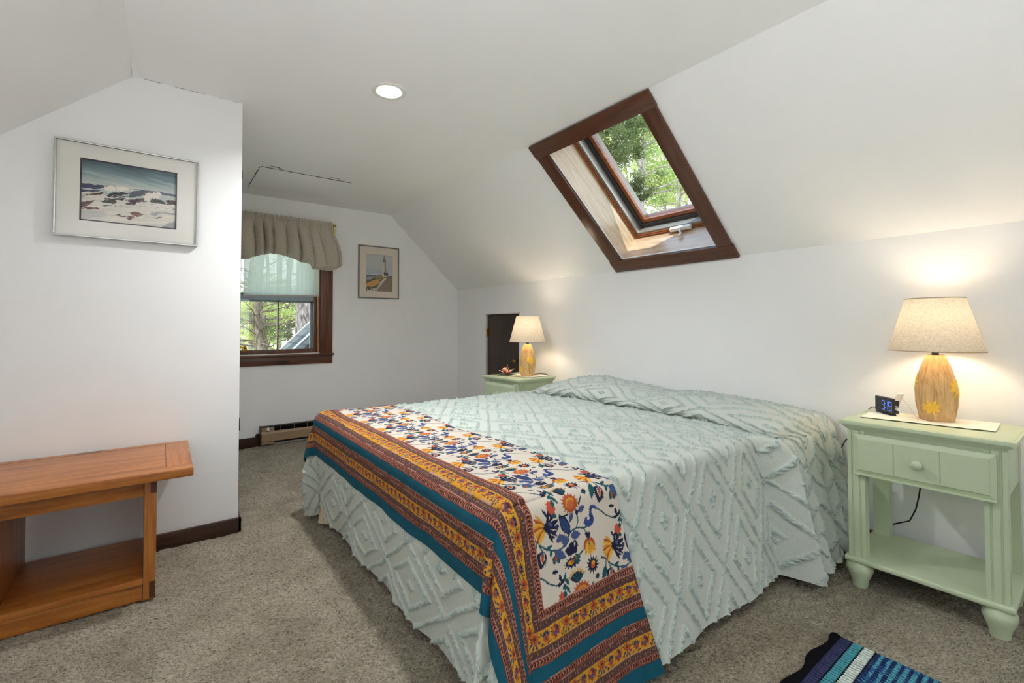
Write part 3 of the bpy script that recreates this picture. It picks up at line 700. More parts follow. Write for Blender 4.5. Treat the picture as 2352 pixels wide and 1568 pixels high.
def paint_sea(u, v):
    c = Canvas(1.0, 1.0, 1 / 420, (214, 208, 196))
    def q(pts): return [((x - 145) / 1785, (y - (125 + 265 * (x - 145) / 1785)) / (1140 - 95 * (x - 145) / 1785)) for x, y in pts]
    X, Y = c.X, c.Y
    sky = np.array([srgb(78, 98, 108), srgb(112, 134, 140), srgb(150, 168, 170), srgb(190, 194, 186), srgb(172, 186, 184)]); st = np.array([0, .13, .24, .38, .5])
    g = np.clip(Y + .035 * (vnoise(X * 3 + Y * 2, Y * 26 - X * 5, 2) - .5) * 4 * (1 - Y) - .04 * X, 0, .5)
    for k in range(3): c.A[..., k] = np.where(Y < .54, np.interp(g, st, sky[:, k]), c.A[..., k])
    st2 = vnoise(X * 4, Y * 30 - X * 7, 5)
    for k in range(3): c.A[..., k] *= np.where((Y < .42), .80 + .32 * st2, 1.0)
    sand = .84 + .28 * vnoise(X * 5 - Y * 2, Y * 55 + X * 6, 9)
    for k in range(3): c.A[..., k] *= np.where(Y > .62, sand, 1.0)
    blu = (66, 64, 96); dk = (40, 36, 48); mar = (92, 50, 46); wh = (226, 218, 206); grn = (70, 80, 54); gr = (150, 152, 158)
    c.poly(q([(145, 580), (420, 615), (760, 640), (640, 660), (520, 680), (380, 690), (145, 680)]), blu)
    c.poly(q([(145, 705), (330, 712), (520, 705), (430, 740), (145, 755)]), blu)
    c.poly(q([(1060, 690), (1280, 700), (1500, 720), (1930, 790), (1930, 830), (1700, 810), (1560, 770), (1380, 740), (1200, 715)]), (84, 90, 112))
    c.poly(q([(190, 812), (330, 778), (520, 742), (560, 762), (500, 800), (330, 812)]), mar)
    c.poly(q([(600, 800), (700, 752), (860, 746), (1000, 770), (960, 800), (880, 790), (900, 820), (980, 830), (860, 850), (620, 835)]), dk); c.poly(q([(660, 770), (760, 745), (840, 750), (720, 775)]), grn)
    c.poly(q([(980, 770), (1100, 725), (1250, 718), (1400, 735), (1330, 790), (1230, 815), (1100, 835), (960, 845), (1040, 800)]), (74, 82, 92))
    c.poly(q([(510, 920), (580, 880), (560, 860), (720, 868), (800, 860), (960, 850), (880, 890), (760, 900), (800, 930), (700, 965), (600, 950)]), dk); c.poly(q([(570, 880), (640, 860), (720, 880), (620, 905)]), grn); c.poly(q([(650, 925), (740, 905), (760, 960), (690, 970)]), grn)
    c.poly(q([(960, 900), (1150, 860), (1360, 850), (1280, 900), (1360, 915), (1150, 930), (1120, 965), (960, 985), (910, 960), (1040, 930)]), (58, 42, 58)); c.poly(q([(1150, 880), (1350, 850), (1260, 905), (1150, 915)]), mar)
    c.poly(q([(1380, 905), (1470, 865), (1600, 880), (1700, 935), (1760, 965), (1640, 965), (1500, 935)]), (58, 52, 52)); c.poly(q([(1390, 900), (1540, 850), (1440, 905)]), grn)
    c.poly(q([(1700, 900), (1780, 870), (1930, 905), (1930, 970), (1680, 968), (1760, 940)]), (66, 40, 42))
    c.poly(q([(145, 935), (300, 910), (420, 905), (330, 960), (260, 1010), (145, 1062)]), (104, 82, 84)); c.poly(q([(170, 1060), (270, 1025), (440, 1020), (510, 1048), (330, 1066)]), mar)
    c.poly(q([(520, 990), (570, 982), (640, 1000), (600, 1012)]), (70, 62, 84))
    c.poly(q([(1020, 1105), (1180, 1100), (1290, 1155), (1180, 1200), (1060, 1165)]), (112, 76, 68)); c.poly(q([(770, 1178), (850, 1130), (860, 1170), (1120, 1195), (1020, 1250), (960, 1235), (1020, 1205), (860, 1190)]), (96, 62, 58))
    c.poly(q([(1400, 1140), (1480, 1115), (1600, 1110), (1930, 1130), (1930, 1160), (1600, 1130), (1480, 1185), (1420, 1170)]), gr); c.poly(q([(1460, 1215), (1560, 1200), (1660, 1212), (1540, 1222)]), (120, 88, 80))
    # spray and foam
    for x, y, r in ((640, 690, 70), (700, 670, 60), (860, 690, 70), (930, 680, 50), (1380, 810, 80), (1500, 800, 80), (1560, 770, 50), (1340, 860, 50)):
        a = q([(x, y)])[0]; c.burst(a[0], a[1], r / 1785 * .9, r / 1140 * .55, wh, 9, .8)
    rr = np.random.default_rng(3)
    for _ in range(260):
        x = rr.uniform(150, 1900); y = rr.uniform(1080, 1380) + .05 * (x - 145); a = q([(x, y), (x + rr.uniform(40, 180), y + rr.uniform(-14, 6))])
        c.line(a, .004, random.choice([(196, 190, 186), (166, 166, 172), (228, 218, 204), (178, 160, 150)]), .001, a=.6)
    for _ in range(90):
        x = rr.uniform(160, 1880); y = rr.uniform(780, 990) + .05 * (x - 145); a = q([(x, y), (x + rr.uniform(60, 200), y - rr.uniform(0, 26))])
        c.line(a, .010, random.choice([wh, (150, 158, 164), dk, (190, 196, 192), (84, 60, 66)]), .001, a=.7)
    c.poly(q([(1930, 1260), (1780, 1310), (1600, 1390), (1930, 1440)]), (130, 138, 146), .7); c.poly(q([(150, 1080), (560, 1090), (620, 1180), (300, 1230), (150, 1250)]), (176, 178, 180), .55)
    for i, x in enumerate((180, 215, 240, 262, 285, 310, 335)): c.line(q([(x, 1262 + (i % 2) * 8), (x + 22, 1252)]), .003, (70, 60, 60))
    u = u + .016 * (vnoise(u * 26, v * 40, 15) - .5) + .006 * (vnoise(u * 90, v * 90, 16) - .5); v = v + .022 * (vnoise(u * 22, v * 30, 17) - .5) + .010 * (vnoise(u * 80, v * 120, 18) - .5)
    return c.read(np.clip(u, 0, .9999), np.clip(v, 0, .9999), False)

def paint_lighthouse(u, v):
    c = Canvas(1.0, 1.0, 1 / 260, (186, 190, 190))
    def q(pts): return [((x - 322) / 583, (y - (395 + 52 * (x - 322) / 583)) / (857 - 26 * (x - 322) / 583)) for x, y in pts]
    X, Y = c.X, c.Y
    cl = vnoise(X * 3, Y * 9, 3)
    for k, (a, b) in enumerate(zip(srgb(196, 198, 196), srgb(160, 176, 184))): c.A[..., k] = a + (b - a) * np.clip(cl * 1.2 * sstep(.1, .45, Y), 0, 1)
    for yy, al in ((740, .5), (790, .5), (830, .4), (860, .6)): c.line(q([(322, yy), (500, yy + 12), (900, yy + 30)]), .02, (206, 208, 206), a=al)
    c.poly(q([(322, 880), (470, 886), (560, 892), (540, 910), (322, 915)]), (104, 102, 128)); c.poly(q([(322, 915), (540, 905), (500, 950), (322, 1000)]), (150, 148, 166)); c.line(q([(322, 930), (520, 925)]), .014, (88, 88, 120))
    c.poly(q([(322, 995), (420, 990), (500, 940), (560, 905), (640, 890), (720, 920), (790, 925), (905, 915), (905, 960), (780, 960), (560, 1180), (322, 1250)]), (106, 100, 76))
    c.poly(q([(322, 1100), (380, 1040), (470, 1010), (560, 1000), (640, 1030), (560, 1110), (480, 1150), (322, 1160)]), (208, 152, 84)); c.poly(q([(480, 980), (540, 930), (640, 925), (720, 940), (680, 990), (560, 990)]), (186, 160, 92)); c.line(q([(420, 1005), (560, 960), (690, 970)]), .03, (84, 80, 64)); c.line(q([(350, 1060), (470, 1000)]), .02, (70, 66, 56))
    c.poly(q([(905, 945), (780, 965), (690, 1070), (550, 1255), (905, 1280)]), (138, 116, 104))
    for i in range(16): c.line(q([(560 + i * 14, 1230 - i * 14), (905, 1260 - i * 18)]), .012, random.choice([(150, 126, 112), (124, 104, 94), (160, 138, 122)]), a=.5)
    c.poly(q([(525, 1245), (620, 1070), (740, 945), (780, 960), (690, 1060), (560, 1240)]), (206, 200, 188)); c.line(q([(640, 1080), (560, 1220)]), .016, (150, 140, 120))
    for i in range(26):
        x = 330 + (i * 37 % 210); y = 1165 + (i * 53 % 85); c.line(q([(x, y + 12), (x + 6, y - 18)]), .014, [(232, 226, 214), (60, 50, 44), (200, 140, 80), (92, 74, 56)][i % 4])
    # tower
    c.poly(q([(678, 580), (755, 582), (765, 850), (668, 850)]), (206, 196, 184)); c.poly(q([(728, 582), (755, 582), (764, 850), (735, 850)]), (140, 124, 112)); c.poly(q([(675, 560), (762, 566), (758, 585), (680, 582)]), (64, 54, 58))
    c.poly(q([(688, 515), (750, 520), (748, 560), (690, 555)]), (112, 96, 92)); c.poly(q([(696, 492), (744, 496), (742, 520), (696, 516)]), (190, 186, 180)); c.poly(q([(690, 488), (718, 464), (750, 492)]), (58, 52, 58)); c.line(q([(718, 466), (718, 448)]), .008, (58, 52, 58))
    c.poly(q([(712, 826), (800, 838), (815, 880), (800, 910), (712, 900), (700, 860)]), (92, 74, 78)); c.poly(q([(672, 880), (702, 842), (728, 905), (720, 935), (690, 930)]), (226, 220, 210)); c.poly(q([(726, 900), (802, 905), (802, 930), (726, 935)]), (212, 204, 194)); c.poly(q([(714, 808), (726, 808), (726, 840), (714, 840)]), (80, 66, 66)); c.poly(q([(780, 816), (794, 816), (794, 846), (780, 846)]), (80, 66, 66))
    for x in (745, 765, 785): c.poly(q([(x, 880), (x + 7, 880), (x + 7, 905), (x, 905)]), (60, 46, 50))
    u = u + .012 * (vnoise(u * 40, v * 40, 15) - .5); v = v + .012 * (vnoise(u * 40, v * 50, 17) - .5)
    return c.read(np.clip(u, 0, .9999), np.clip(v, 0, .9999), False)

framed_picture('framed_seascape', 'framed watercolour of waves on rocks, white mat, silver frame, above the bench', -0.1295, 1.7385, YP, 0.540, 0.442, 0.028, 0.007, M_SILVER, M_MAT, (-.184, .180, -.144, .146), True, paint_sea, (420, 340))
framed_picture('framed_lighthouse', 'small upright framed lighthouse print with cream mat on the far wall', 1.866, 1.688, YF, 0.450, 0.564, 0.022, 0.011, M_PEWTER, M_MATC, (-.141, .151, -.203, .194), False, paint_lighthouse, (180, 260))
# ------------------------------------------------------------------ bed and its covers
BX0, BY0, BW, BZ = 0.76, 1.05, 1.74, 0.600      # flat part of the bed top: foot edge, near edge, width, height
SPIL = 1.555                                     # where the spread is tucked under the pillows
HY = (np.array([.98, 1.07, 1.2, 1.35, 1.6, 1.78, 1.88, 2.1, 2.3, 2.5, 2.65, 2.76, 2.85]), np.array([0, .058, .085, .10, .102, .086, .084, .116, .128, .105, .055, .012, 0]))
def bed_surface(s, t):
    """flat cloth coordinates (metres along and across the bed) -> draped position"""
    ds = np.maximum(0, -s); nt_ = np.maximum(0, -t); ft = np.maximum(0, t - BW); dt = nt_ + ft
    p = 2.6; d = (ds ** p + dt ** p) ** (1 / p)
    phi = np.arctan2(dt, ds + 1e-9); q = phi / (PI / 2)
    near = t < BW / 2
    r = 0.05; qa = r * PI / 2
    a = np.minimum(d, qa) / r
    flare = np.where(near, -.065 + .27 * q, -.065 + .165 * q)
    rest = np.maximum(0, d - qa)
    out = r * np.sin(a) + flare * rest; down = r * (1 - np.cos(a)) + np.sqrt(1 - flare ** 2) * rest
    k = np.clip(rest / .5, 0, 1.3)
    sidepos = np.where(q < .5, t, s * 1.0)
    edge = np.sin(PI * q)
    out = out + k * (1 - edge) * (.009 * np.sin(sidepos * 2 * PI / .52 + 1.0) + .0025 * np.sin(sidepos * 2 * PI / .21))
    corner_near = .115 * edge - .085 * np.exp(-((q - .40) / .085) ** 2) + .03 * np.exp(-((q - .26) / .08) ** 2)
    corner_far = .16 * edge * (1.25 - .95 * np.minimum(k, 1.2)) + .028 * np.cos(4 * PI * (q - .3)) * edge
    out = out + k * np.where(near, corner_near, corner_far)
    # cloth that reaches the floor spreads out on it
    zl = BZ - 0.018
    over = np.maximum(0, down - zl); down = np.minimum(down, zl); out = out + over * .30
    sc = np.maximum(s, 0); tc = np.clip(t, 0, BW)
    y = BY0 + tc + np.where(near, -1, 1) * out * np.sin(phi)
    ycl = BY0 + tc
    # along the bed: flat, then over the pillows
    sig = np.clip((sc - SPIL) / .75, 0, 1.02); fl = np.minimum(sc, SPIL)
    H = np.interp(ycl, *HY) * np.where(dt > 0, np.clip(1 - dt / .05, 0, 1), 1)
    H = H * (1 + .16 * (vnoise(sig * 3 + 2, ycl * 5, 31) - .5))
    th = R(213) - R(223) * sig
    ex = 2.55 + .28 * np.cos(th); ez = H * (.35 + .65 * np.sin(th))
    fx = 2.315 + .50 * sig
    wH = np.clip(H / .05, 0, 1); wH = wH * wH * (3 - 2 * wH)
    on = sc > SPIL
    x = np.where(on, fx * (1 - wH) + ex * wH, BX0 + fl)
    zt = np.where(on, ez * wH, 0.0)
    x = x - .07 * ((ycl - 1.9) / .8) ** 2 * np.exp(-((sc - SPIL) / .22) ** 2)
    x = x - out * np.cos(phi) * (ds > 0)
    z = BZ + zt - down
    z = z + (d < .02) * 0.008 * (vnoise(s * 3.1, t * 3.3, 21) - .5) * 2
    # near the pillows the cloth bulges over the near edge and falls in gathered folds
    w = sstep(1.41, 1.475, sc) + (.50 * np.exp(-((sc - 1.495) / .022) ** 2) - .25 * np.exp(-((sc - 1.535) / .018) ** 2) + .30 * np.exp(-((sc - 1.575) / .022) ** 2)) * np.clip(nt_ / .12, .25, 1)
    lam = .024 * np.sin((sc - 1.48) * 2 * PI / .145) * sstep(1.48, 1.60, sc) * np.clip(nt_ / .3, 0, 1)
    g = 1 - sstep(0, .30, np.maximum(t, 0))
    y = y - (w * .098 * g + lam) * near
    return np.stack([x, y, z], -1)
def normals(P):
    a = np.gradient(P, axis=0); b = np.gradient(P, axis=1); n = np.cross(a, b); n /= np.linalg.norm(n, axis=-1, keepdims=True) + 1e-12
    return n
CS0, CS1, CT0, CT1 = -0.262, 0.41, -0.615, BW + .32     # the coverlet on the cloth coordinates
def s_edge(t): return CS1 + .085 * np.clip(-t / .6, 0, 1) + .012 * np.sin(t * 5)

def bedspread():
    g = 0.0032
    s = np.arange(-.600, 2.31, g); t = np.arange(-.600, BW + .58, g)
    S, T = np.meshgrid(s, t, indexing='ij')
    P = bed_surface(S, T); n = normals(P)
    wob = .014 * (vnoise(S * 11, T * 11, 41) - .5); wob2 = .014 * (vnoise(S * 11 + 5, T * 11, 42) - .5)
    u = (S + wob - .64) / .315; v = (T + wob2 + .20) / .48
    a = u + v; b = u - v; fa = np.abs(a - np.round(a)); fb = np.abs(b - np.round(b)); mm = np.maximum(fa, fb)
    jag = .012 * (vnoise(S / .009, T / .009, 43) - .5)
    net = 1 - sstep(.012, .036, np.abs(.5 - mm) + jag); rg = 1 - sstep(.014, .038, np.abs(mm - .275) + jag); dot = 1 - sstep(.055, .085, mm + jag)
    tuft = np.maximum(np.maximum(net, rg), dot)
    clump = .30 + .75 * vnoise(S / .010, T / .010, 51) + .70 * (vnoise(S / .0062, T / .0062, 52) - .5)
    covered = sstep(CS0 - .035, CS0 - .010, S) * (1 - sstep(.004, .022, S - s_edge(T))) * sstep(CT0 - .03, CT0 - .01, T) * (1 - sstep(CT1 + .01, CT1 + .03, T))
    h = tuft * clump * .0115 + .0008 * vnoise(S / .02, T / .02, 53)
    h = h * (1 - covered) - covered * .004
    wr = .010 * (vnoise(S * 7, T * 11, 54) - .5) * sstep(SPIL, SPIL + .1, S)
    P = P + n * (h + wr)[..., None]
    # hem: slightly ragged, lifted near the far foot corner
    P[..., 2] = np.maximum(P[..., 2], .006 + .006 * vnoise(S / .02, T / .02, 55))
    mt, nt, bs = newmat('chenille_bedspread')
    at = N(nt, 'ShaderNodeAttribute', attribute_name='tuft')
    vv = coords(nt); n1 = N(nt, 'ShaderNodeTexNoise', Scale=160.0, Detail=3.0); nt.links.new(vv, n1.inputs['Vector'])
    base = ramp(nt, n1.outputs['Fac'], [(.3, srgb(192, 199, 191)), (.7, srgb(204, 209, 200))]); tf = ramp(nt, n1.outputs['Fac'], [(.3, srgb(142, 166, 163)), (.68, srgb(194, 208, 203))])
    nt.links.new(mixc(nt, at.outputs['Fac'], base, tf), bs.inputs['Base Color'])
    bs.inputs['Roughness'].default_value = .95; bs.inputs['Specular IOR Level'].default_value = .05; bs.inputs['Sheen Weight'].default_value = .15
    n2 = N(nt, 'ShaderNodeTexNoise', Scale=420.0, Detail=2.0); nt.links.new(vv, n2.inputs['Vector']); n3 = N(nt, 'ShaderNodeTexNoise', Scale=230.0, Detail=3.0, Distortion=.8); nt.links.new(vv, n3.inputs['Vector'])
    mu = N(nt, 'ShaderNodeMath', operation='MULTIPLY'); nt.links.new(n3.outputs['Fac'], mu.inputs[0]); nt.links.new(at.outputs['Fac'], mu.inputs[1])
    mu2 = N(nt, 'ShaderNodeMath', operation='MULTIPLY_ADD'); nt.links.new(mu.outputs[0], mu2.inputs[0]); mu2.inputs[1].default_value = 4.0; nt.links.new(n2.outputs['Fac'], mu2.inputs[2])
    bump(nt, bs, mu2.outputs[0], .6, .0022)
    o = grid_mesh('bedspread', P, mt, attr=tuft * np.clip(clump, 0, 1))
    tag(o, 'pale aqua tufted chenille bedspread with diamond pattern covering the bed', 'bedspread')
bedspread()

def bed():
    t = thing('bed', 'low bed hidden under the aqua bedspread, beige skirt at the floor', 'bed', (1.86, 1.92, 0))
    tick = plain('mattress_ticking', (.75, .73, .70), rough=.9)
    m = MB(); m.box((-1.06, -.82, .32), (.94, .82, .582), bevel=.04, seg=3); m.build('mattress', tick, t)
    m = MB(); m.box((-1.05, -.82, .11), (.94, .82, .318), bevel=.02); m.build('box_spring', tick, t)
    for sx in (-.95, .88):
        for sy in (-.74, .74):
            m = MB(); m.lathe([(.025, -.004), (.03, .11)], 12, c=(sx, sy, 0)); m.build('leg', M_BLACK, t)
    sk_ = plain('bed_skirt_beige', srgb(206, 192, 166), rough=.95, spec=.05)
    u = np.linspace(0, 1, 160); w = np.linspace(0, 1, 12); U, W_ = np.meshgrid(u, w, indexing='ij')
    yy = -.84 + 1.70 * U; xx = -1.085 + .0 * U + .010 * np.sin(U * 90) * W_
    xx = xx - .06 * sstep(.86, .97, U) * W_
    grid_mesh('bed_skirt', np.stack([xx, yy, .26 - .25 * W_], -1), sk_, t)
bed()

# ------------------------------------------------------------------ block-printed coverlet
TEAL = (26, 84, 104); RUST = (136, 74, 58); BROWN = (92, 66, 64); YEL = (204, 146, 46); NAVY = (36, 38, 62); CREAM = (208, 198, 185); BLUE = (72, 86, 128); GREEN = (34, 84, 92); GOLD = (206, 150, 52); DRUST = (172, 84, 48)
def field_tile():
    W_, H_ = .262, .236
    c = Canvas(W_, H_, .0011, CREAM)
    c.shifts = [(i * W_, j * H_ - abs(i) * .5 * H_) for i in (-1, 0, 1) for j in (-1, 0, 1, 2)]
    def q(x, y): return ((x - 390) * .000345, (y - 540) * .00026 - (x - 390) * .00005)
    def L(pts, w, col, w2=None): c.line([q(*p) for p in pts], w, col, w2)
    def leaf(x0, y0, x1, y1, w, col, sp=0, k=.15): a = q(x0, y0); b = q(x1, y1); c.leaf(a[0], a[1], b[0], b[1], w, col, sp, k)
    def half(off):
        sh = c.shifts
        c.shifts = [(a + off[0], b + off[1]) for a, b in sh]
        # stems
        L([(385, 540), (450, 510), (510, 440), (610, 395), (720, 410), (790, 470), (810, 540), (900, 585), (1000, 580), (1060, 610)], .0052, GREEN, .0046)
        L([(1080, 770), (1150, 785), (1230, 735), (1290, 680), (1400, 632)], .0052, GREEN, .004)
        L([(470, 470), (500, 400)], .004, GREEN); L([(450, 500), (430, 420), (395, 360)], .004, GREEN); L([(640, 400), (630, 330)], .004, GREEN); L([(980, 580), (1015, 500), (1030, 380)], .0046, GREEN)
        L([(900, 590), (930, 660), (930, 740)], .0035, GREEN); L([(560, 640), (640, 650), (700, 690)], .004, NAVY); L([(800, 520), (760, 640)], .004, GREEN)
        # feather leaf, teal leaf, bud, spiky leaf
        leaf(500, 410, 455, 240, .030, NAVY, 9, .22); leaf(500, 400, 475, 280, .017, CREAM); leaf(500, 395, 480, 290, .012, DRUST); leaf(500, 405, 478, 350, .006, BLUE)
        leaf(440, 440, 370, 280, .017, GREEN, 6, .12); leaf(630, 345, 600, 255, .018, GREEN); leaf(632, 345, 665, 258, .016, GREEN); leaf(630, 340, 625, 275, .011, DRUST)
        leaf(620, 385, 740, 305, .020, BLUE, 6, .16); leaf(590, 400, 575, 335, .010, GREEN); leaf(545, 420, 610, 450, .009, GREEN)
        # curled navy leaf, crescent, blue leaf, big drop leaf
        leaf(790, 430, 870, 340, .026, NAVY, 5, .2); leaf(850, 360, 865, 470, .018, NAVY, 4, .2); leaf(840, 355, 735, 370, .020, NAVY, 6, .2); leaf(850, 400, 862, 455, .006, CREAM)
        leaf(770, 430, 720, 540, .022, BLUE, 6, .14); leaf(730, 540, 655, 470, .016, BLUE, 6, .2); leaf(820, 515, 940, 520, .020, BLUE, 5, .1); leaf(815, 540, 720, 760, .034, NAVY); leaf(810, 550, 730, 730, .024, (52, 70, 120)); L([(805, 560), (725, 750)], .002, NAVY)
        # pomegranate
        a = q(1025, 385); c.ell(a[0], a[1], .024, .021, DRUST); c.fan(a[0], a[1] + .014, .044, R(-130), R(-50), 5, [GOLD, (226, 176, 70)], .55); c.fan(a[0], a[1] + .010, .030, R(-115), R(-65), 3, [YEL], .5); L([(1025, 460), (1028, 370)], .003, GREEN); c.fan(a[0], a[1] + .018, .022, R(50), R(130), 4, [NAVY], .5)
        # dark aster
        a = q(800, 240); c.burst(a[0], a[1], .021, .010, NAVY, 13, .7); c.ell(a[0] - .003, a[1] + .001, .013, .006, YEL); c.ell(a[0] + .005, a[1] + .003, .008, .004, DRUST); L([(870, 285), (950, 350)], .005, GREEN)
        # blue serpent leaf
        L([(1010, 660), (1060, 620), (1100, 660), (1090, 740), (1120, 800), (1180, 770)], .024, (56, 74, 130), .008); L([(1075, 630), (1092, 680), (1090, 740), (1125, 790)], .003, NAVY)
        for i in range(5): a = q(1055 + i * 8, 665 + i * 30); c.ell(a[0], a[1], .003, .003, CREAM)
        # sun dahlia with its fan below
        a = q(870, 850); c.burst(a[0], a[1], .026, .019, DRUST, 16, .4); c.ell(a[0] - .002, a[1] - .002, .016, .012, (190, 104, 60)); c.line([(a[0] - .020, a[1] - .008), (a[0] - .012, a[1] + .006), (a[0] + .004, a[1] + .010), (a[0] + .018, a[1] + .004)], .005, YEL); c.line([q(960, 830), q(1000, 890), q(1020, 915)], .006, NAVY, .002); c.line([q(770, 730), q(850, 750)], .006, NAVY, .003); leaf(880, 760, 830, 655, .012, BLUE, 4, .2)
        a = q(835, 935); c.fan(a[0], a[1], .038, R(30), R(150), 8, [GREEN, NAVY], .45); c.fan(a[0], a[1] , .040, R(25), R(155), 8, [GOLD], .22, .028); leaf(940, 760, 1035, 810, .016, BLUE, 4, .14); a = q(930, 755); c.ell(a[0], a[1], .006, .009, NAVY)
        # golden fan flower with navy sprays
        a = q(565, 635); c.fan(a[0], a[1], .052, R(125), R(235), 9, [GOLD, DRUST, (222, 168, 60)], .58, .006); c.burst(a[0] + .002, a[1], .009, .012, NAVY, 9, .4)
        c.fan(a[0], a[1], .050, R(-80), R(80), 6, [NAVY], .22, .010)
        for an in (-70, -45, 40, 75): c.leaf(a[0] + .028 * math.cos(R(an)), a[1] + .028 * math.sin(R(an)), a[0] + .046 * math.cos(R(an + 22)), a[1] + .046 * math.sin(R(an + 22)), .008, NAVY)
        leaf(690, 740, 640, 760, .012, GREEN); leaf(690, 660, 680, 590, .014, (50, 60, 90)); leaf(600, 690, 630, 640, .012, BLUE)
        # carnation on a leafy stem
        a = q(650, 820); c.burst(a[0], a[1], .014, .014, (190, 84, 62), 9, .25); L([(670, 850), (700, 930), (715, 1060)], .0042, GREEN); leaf(690, 880, 670, 820, .014, GREEN)
        for x, y, x1, y1 in ((700, 930, 740, 850), (705, 950, 660, 900), (715, 1000, 740, 930), (710, 1010, 640, 950), (715, 1040, 690, 990), (650, 1060, 655, 980), (640, 1085, 570, 1090), (650, 960, 615, 955)): leaf(x, y, x1, y1, .009, NAVY if x1 < 660 else GREEN, 3, .15)
        # spiky round flower and loose sprigs
        a = q(1030, 1085); c.burst(a[0], a[1], .017, .015, NAVY, 13, .8); c.ell(a[0], a[1] - .002, .009, .008, (190, 84, 52)); c.ell(a[0] + .003, a[1] + .005, .008, .005, YEL)
        leaf(1075, 985, 1070, 925, .013, NAVY, 3, .2); leaf(280, 345, 330, 348, .006, GREEN); leaf(855, 1230, 870, 1130, .020, GREEN, 3, .2); leaf(850, 1210, 855, 1170, .008, DRUST)
        c.shifts = sh
    half((0, 0))
    return c
def band_tile():
    """yellow floral band: along x 0.116 m, across y 0..1 (scaled)"""
    W_, H_ = .116, .040
    c = Canvas(W_, H_, .0010, YEL); c.shifts = [(-W_, 0), (0, 0), (W_, 0)]
    c.burst(.020, .026, .011, .010, DRUST, 9, .3); c.fan(.020, .024, .024, R(-150), R(-30), 7, [(70, 78, 104), YEL], .42, .010); c.ell(.020, .027, .005, .004, (110, 50, 40))
    c.burst(.058, .016, .009, .008, DRUST, 9, .3); c.fan(.058, .018, .016, R(20), R(160), 5, [(70, 78, 104), NAVY], .42, .006); c.ell(.058, .015, .004, .003, (70, 70, 110))
    c.ell(.094, .020, .013, .015, (140, 66, 48)); c.ell(.094, .016, .006, .005, (80, 80, 120)); c.ell(.088, .025, .004, .004, (196, 120, 60)); c.ell(.100, .026, .004, .004, (60, 50, 70)); c.ell(.098, .010, .003, .003, (210, 140, 80))
    rr = np.random.default_rng(11)
    for i in range(90):
        x, y = rr.uniform(0, W_), rr.uniform(.002, .038)
        if min(abs(x - .020), abs(x - .058), abs(x - .094)) < .012 and .006 < y < .034: continue
        a = rr.uniform(0, 2 * PI); r = rr.uniform(.0035, .0065); c.leaf(x, y, x + r * math.cos(a), y + r * math.sin(a), r * .55, NAVY)
    for i in range(18): c.ell(rr.uniform(0, W_), rr.uniform(.002, .038), .0013, .0013, NAVY)
    return c
def rust_tile():
    c = Canvas(.0100, .0200, .0005, RUST); c.shifts = [(-.01, 0), (0, 0), (.01, 0)]
    c.poly([(0, .004), (.0035, .004), (.0078, .010), (.0035, .016), (0, .016), (.004, .010)], (28, 24, 34)); c.line([(.004, .003), (.0092, .010), (.004, .017)], .0011, (206, 160, 132))
    return c
def brown_tile():
    c = Canvas(.0200, .0200, .0006, BROWN); c.shifts = [(-.02, 0), (0, 0), (.02, 0)]
    c.ell(.005, .010, .0042, .0046, (60, 44, 50)); c.ell(.005, .010, .0027, .0030, (168, 112, 50)); c.ell(.005, .010, .0010, .0010, (40, 30, 40)); c.line([(.011, .003), (.013, .017)], .0014, (60, 48, 66)); c.line([(.015, .003), (.014, .017)], .0012, (176, 128, 112)); c.line([(.018, .005), (.0185, .015)], .0014, (52, 44, 62))
    return c
def coverlet():
    g = 0.0019
    nS = int((CS1 - CS0) / g) + 1; t = np.arange(CT0, CT1, g); w = np.linspace(0, 1, nS)
    Wm, T = np.meshgrid(w, t, indexing='ij'); S = CS0 + (s_edge(T) - CS0) * Wm
    P = bed_surface(S, T); n = normals(P)
    lump = .004 * vnoise(S * 12, T * 12, 61) + .004 * np.abs(np.sin((S * 3.2 + T * 2.1) * 4)) * .3
    P = P + n * (.0075 + lump)[..., None]
    P[..., 2] = np.maximum(P[..., 2], .030)
    U = (S - CS0); V = T - CT0; V2 = CT1 - T
    wob = .0015 * (vnoise(S * 30, T * 30, 63) - .5)
    dist = np.minimum(np.minimum(U, V), V2) + wob
    along = np.where(U <= np.minimum(V, V2), T, S); 
    A = field_tile().read((S + 1.0) % .262, (T + 2.0 + .5 * .236 * (np.floor((S + 1.0) / .262) % 2)) % .236)
    col = A.copy()
    yb, rb, bb = band_tile(), rust_tile(), brown_tile()
    edges = [('teal', .045), ('rust', .018), ('brown', .019), ('yel', .038), ('brown', .019), ('rust', .018), ('teal', .032), ('rust', .018), ('brown', .019), ('yel', .038), ('brown', .019), ('rust', .020)]
    a0 = 0.0
    for kind, wd in edges:
        wd *= 1.075
        k = (dist >= a0 - (1 if a0 == 0 else 0)) & (dist < a0 + wd); f = (dist - a0) / wd
        if kind == 'teal':
            v = np.array(srgb(*TEAL)); col[k] = v * (.92 + .16 * vnoise(S[k] * 40, T[k] * 40, 66))[:, None]
        elif kind == 'yel': col[k] = yb.read(along[k] % .116, np.clip(f[k], 0, .999) * .040)
        elif kind == 'rust': col[k] = rb.read(along[k] % .010, np.clip(f[k], 0, .999) * .020)
        else: col[k] = bb.read(along[k] % .020, np.clip(f[k], 0, .999) * .020)
        a0 += wd
        ln = np.abs(dist - a0) < .0011
        col[ln] = np.array(srgb(188, 150, 136)) if kind in ('brown', 'rust') else np.array(srgb(60, 44, 56))
    mt = vcol('printed_cotton', rough=.85, spec=.15, weave=.25)
    o = grid_mesh('coverlet', P, mt, col=col)
    tag(o, 'block-printed floral coverlet with teal and rust borders across the foot of the bed', 'coverlet')
coverlet()

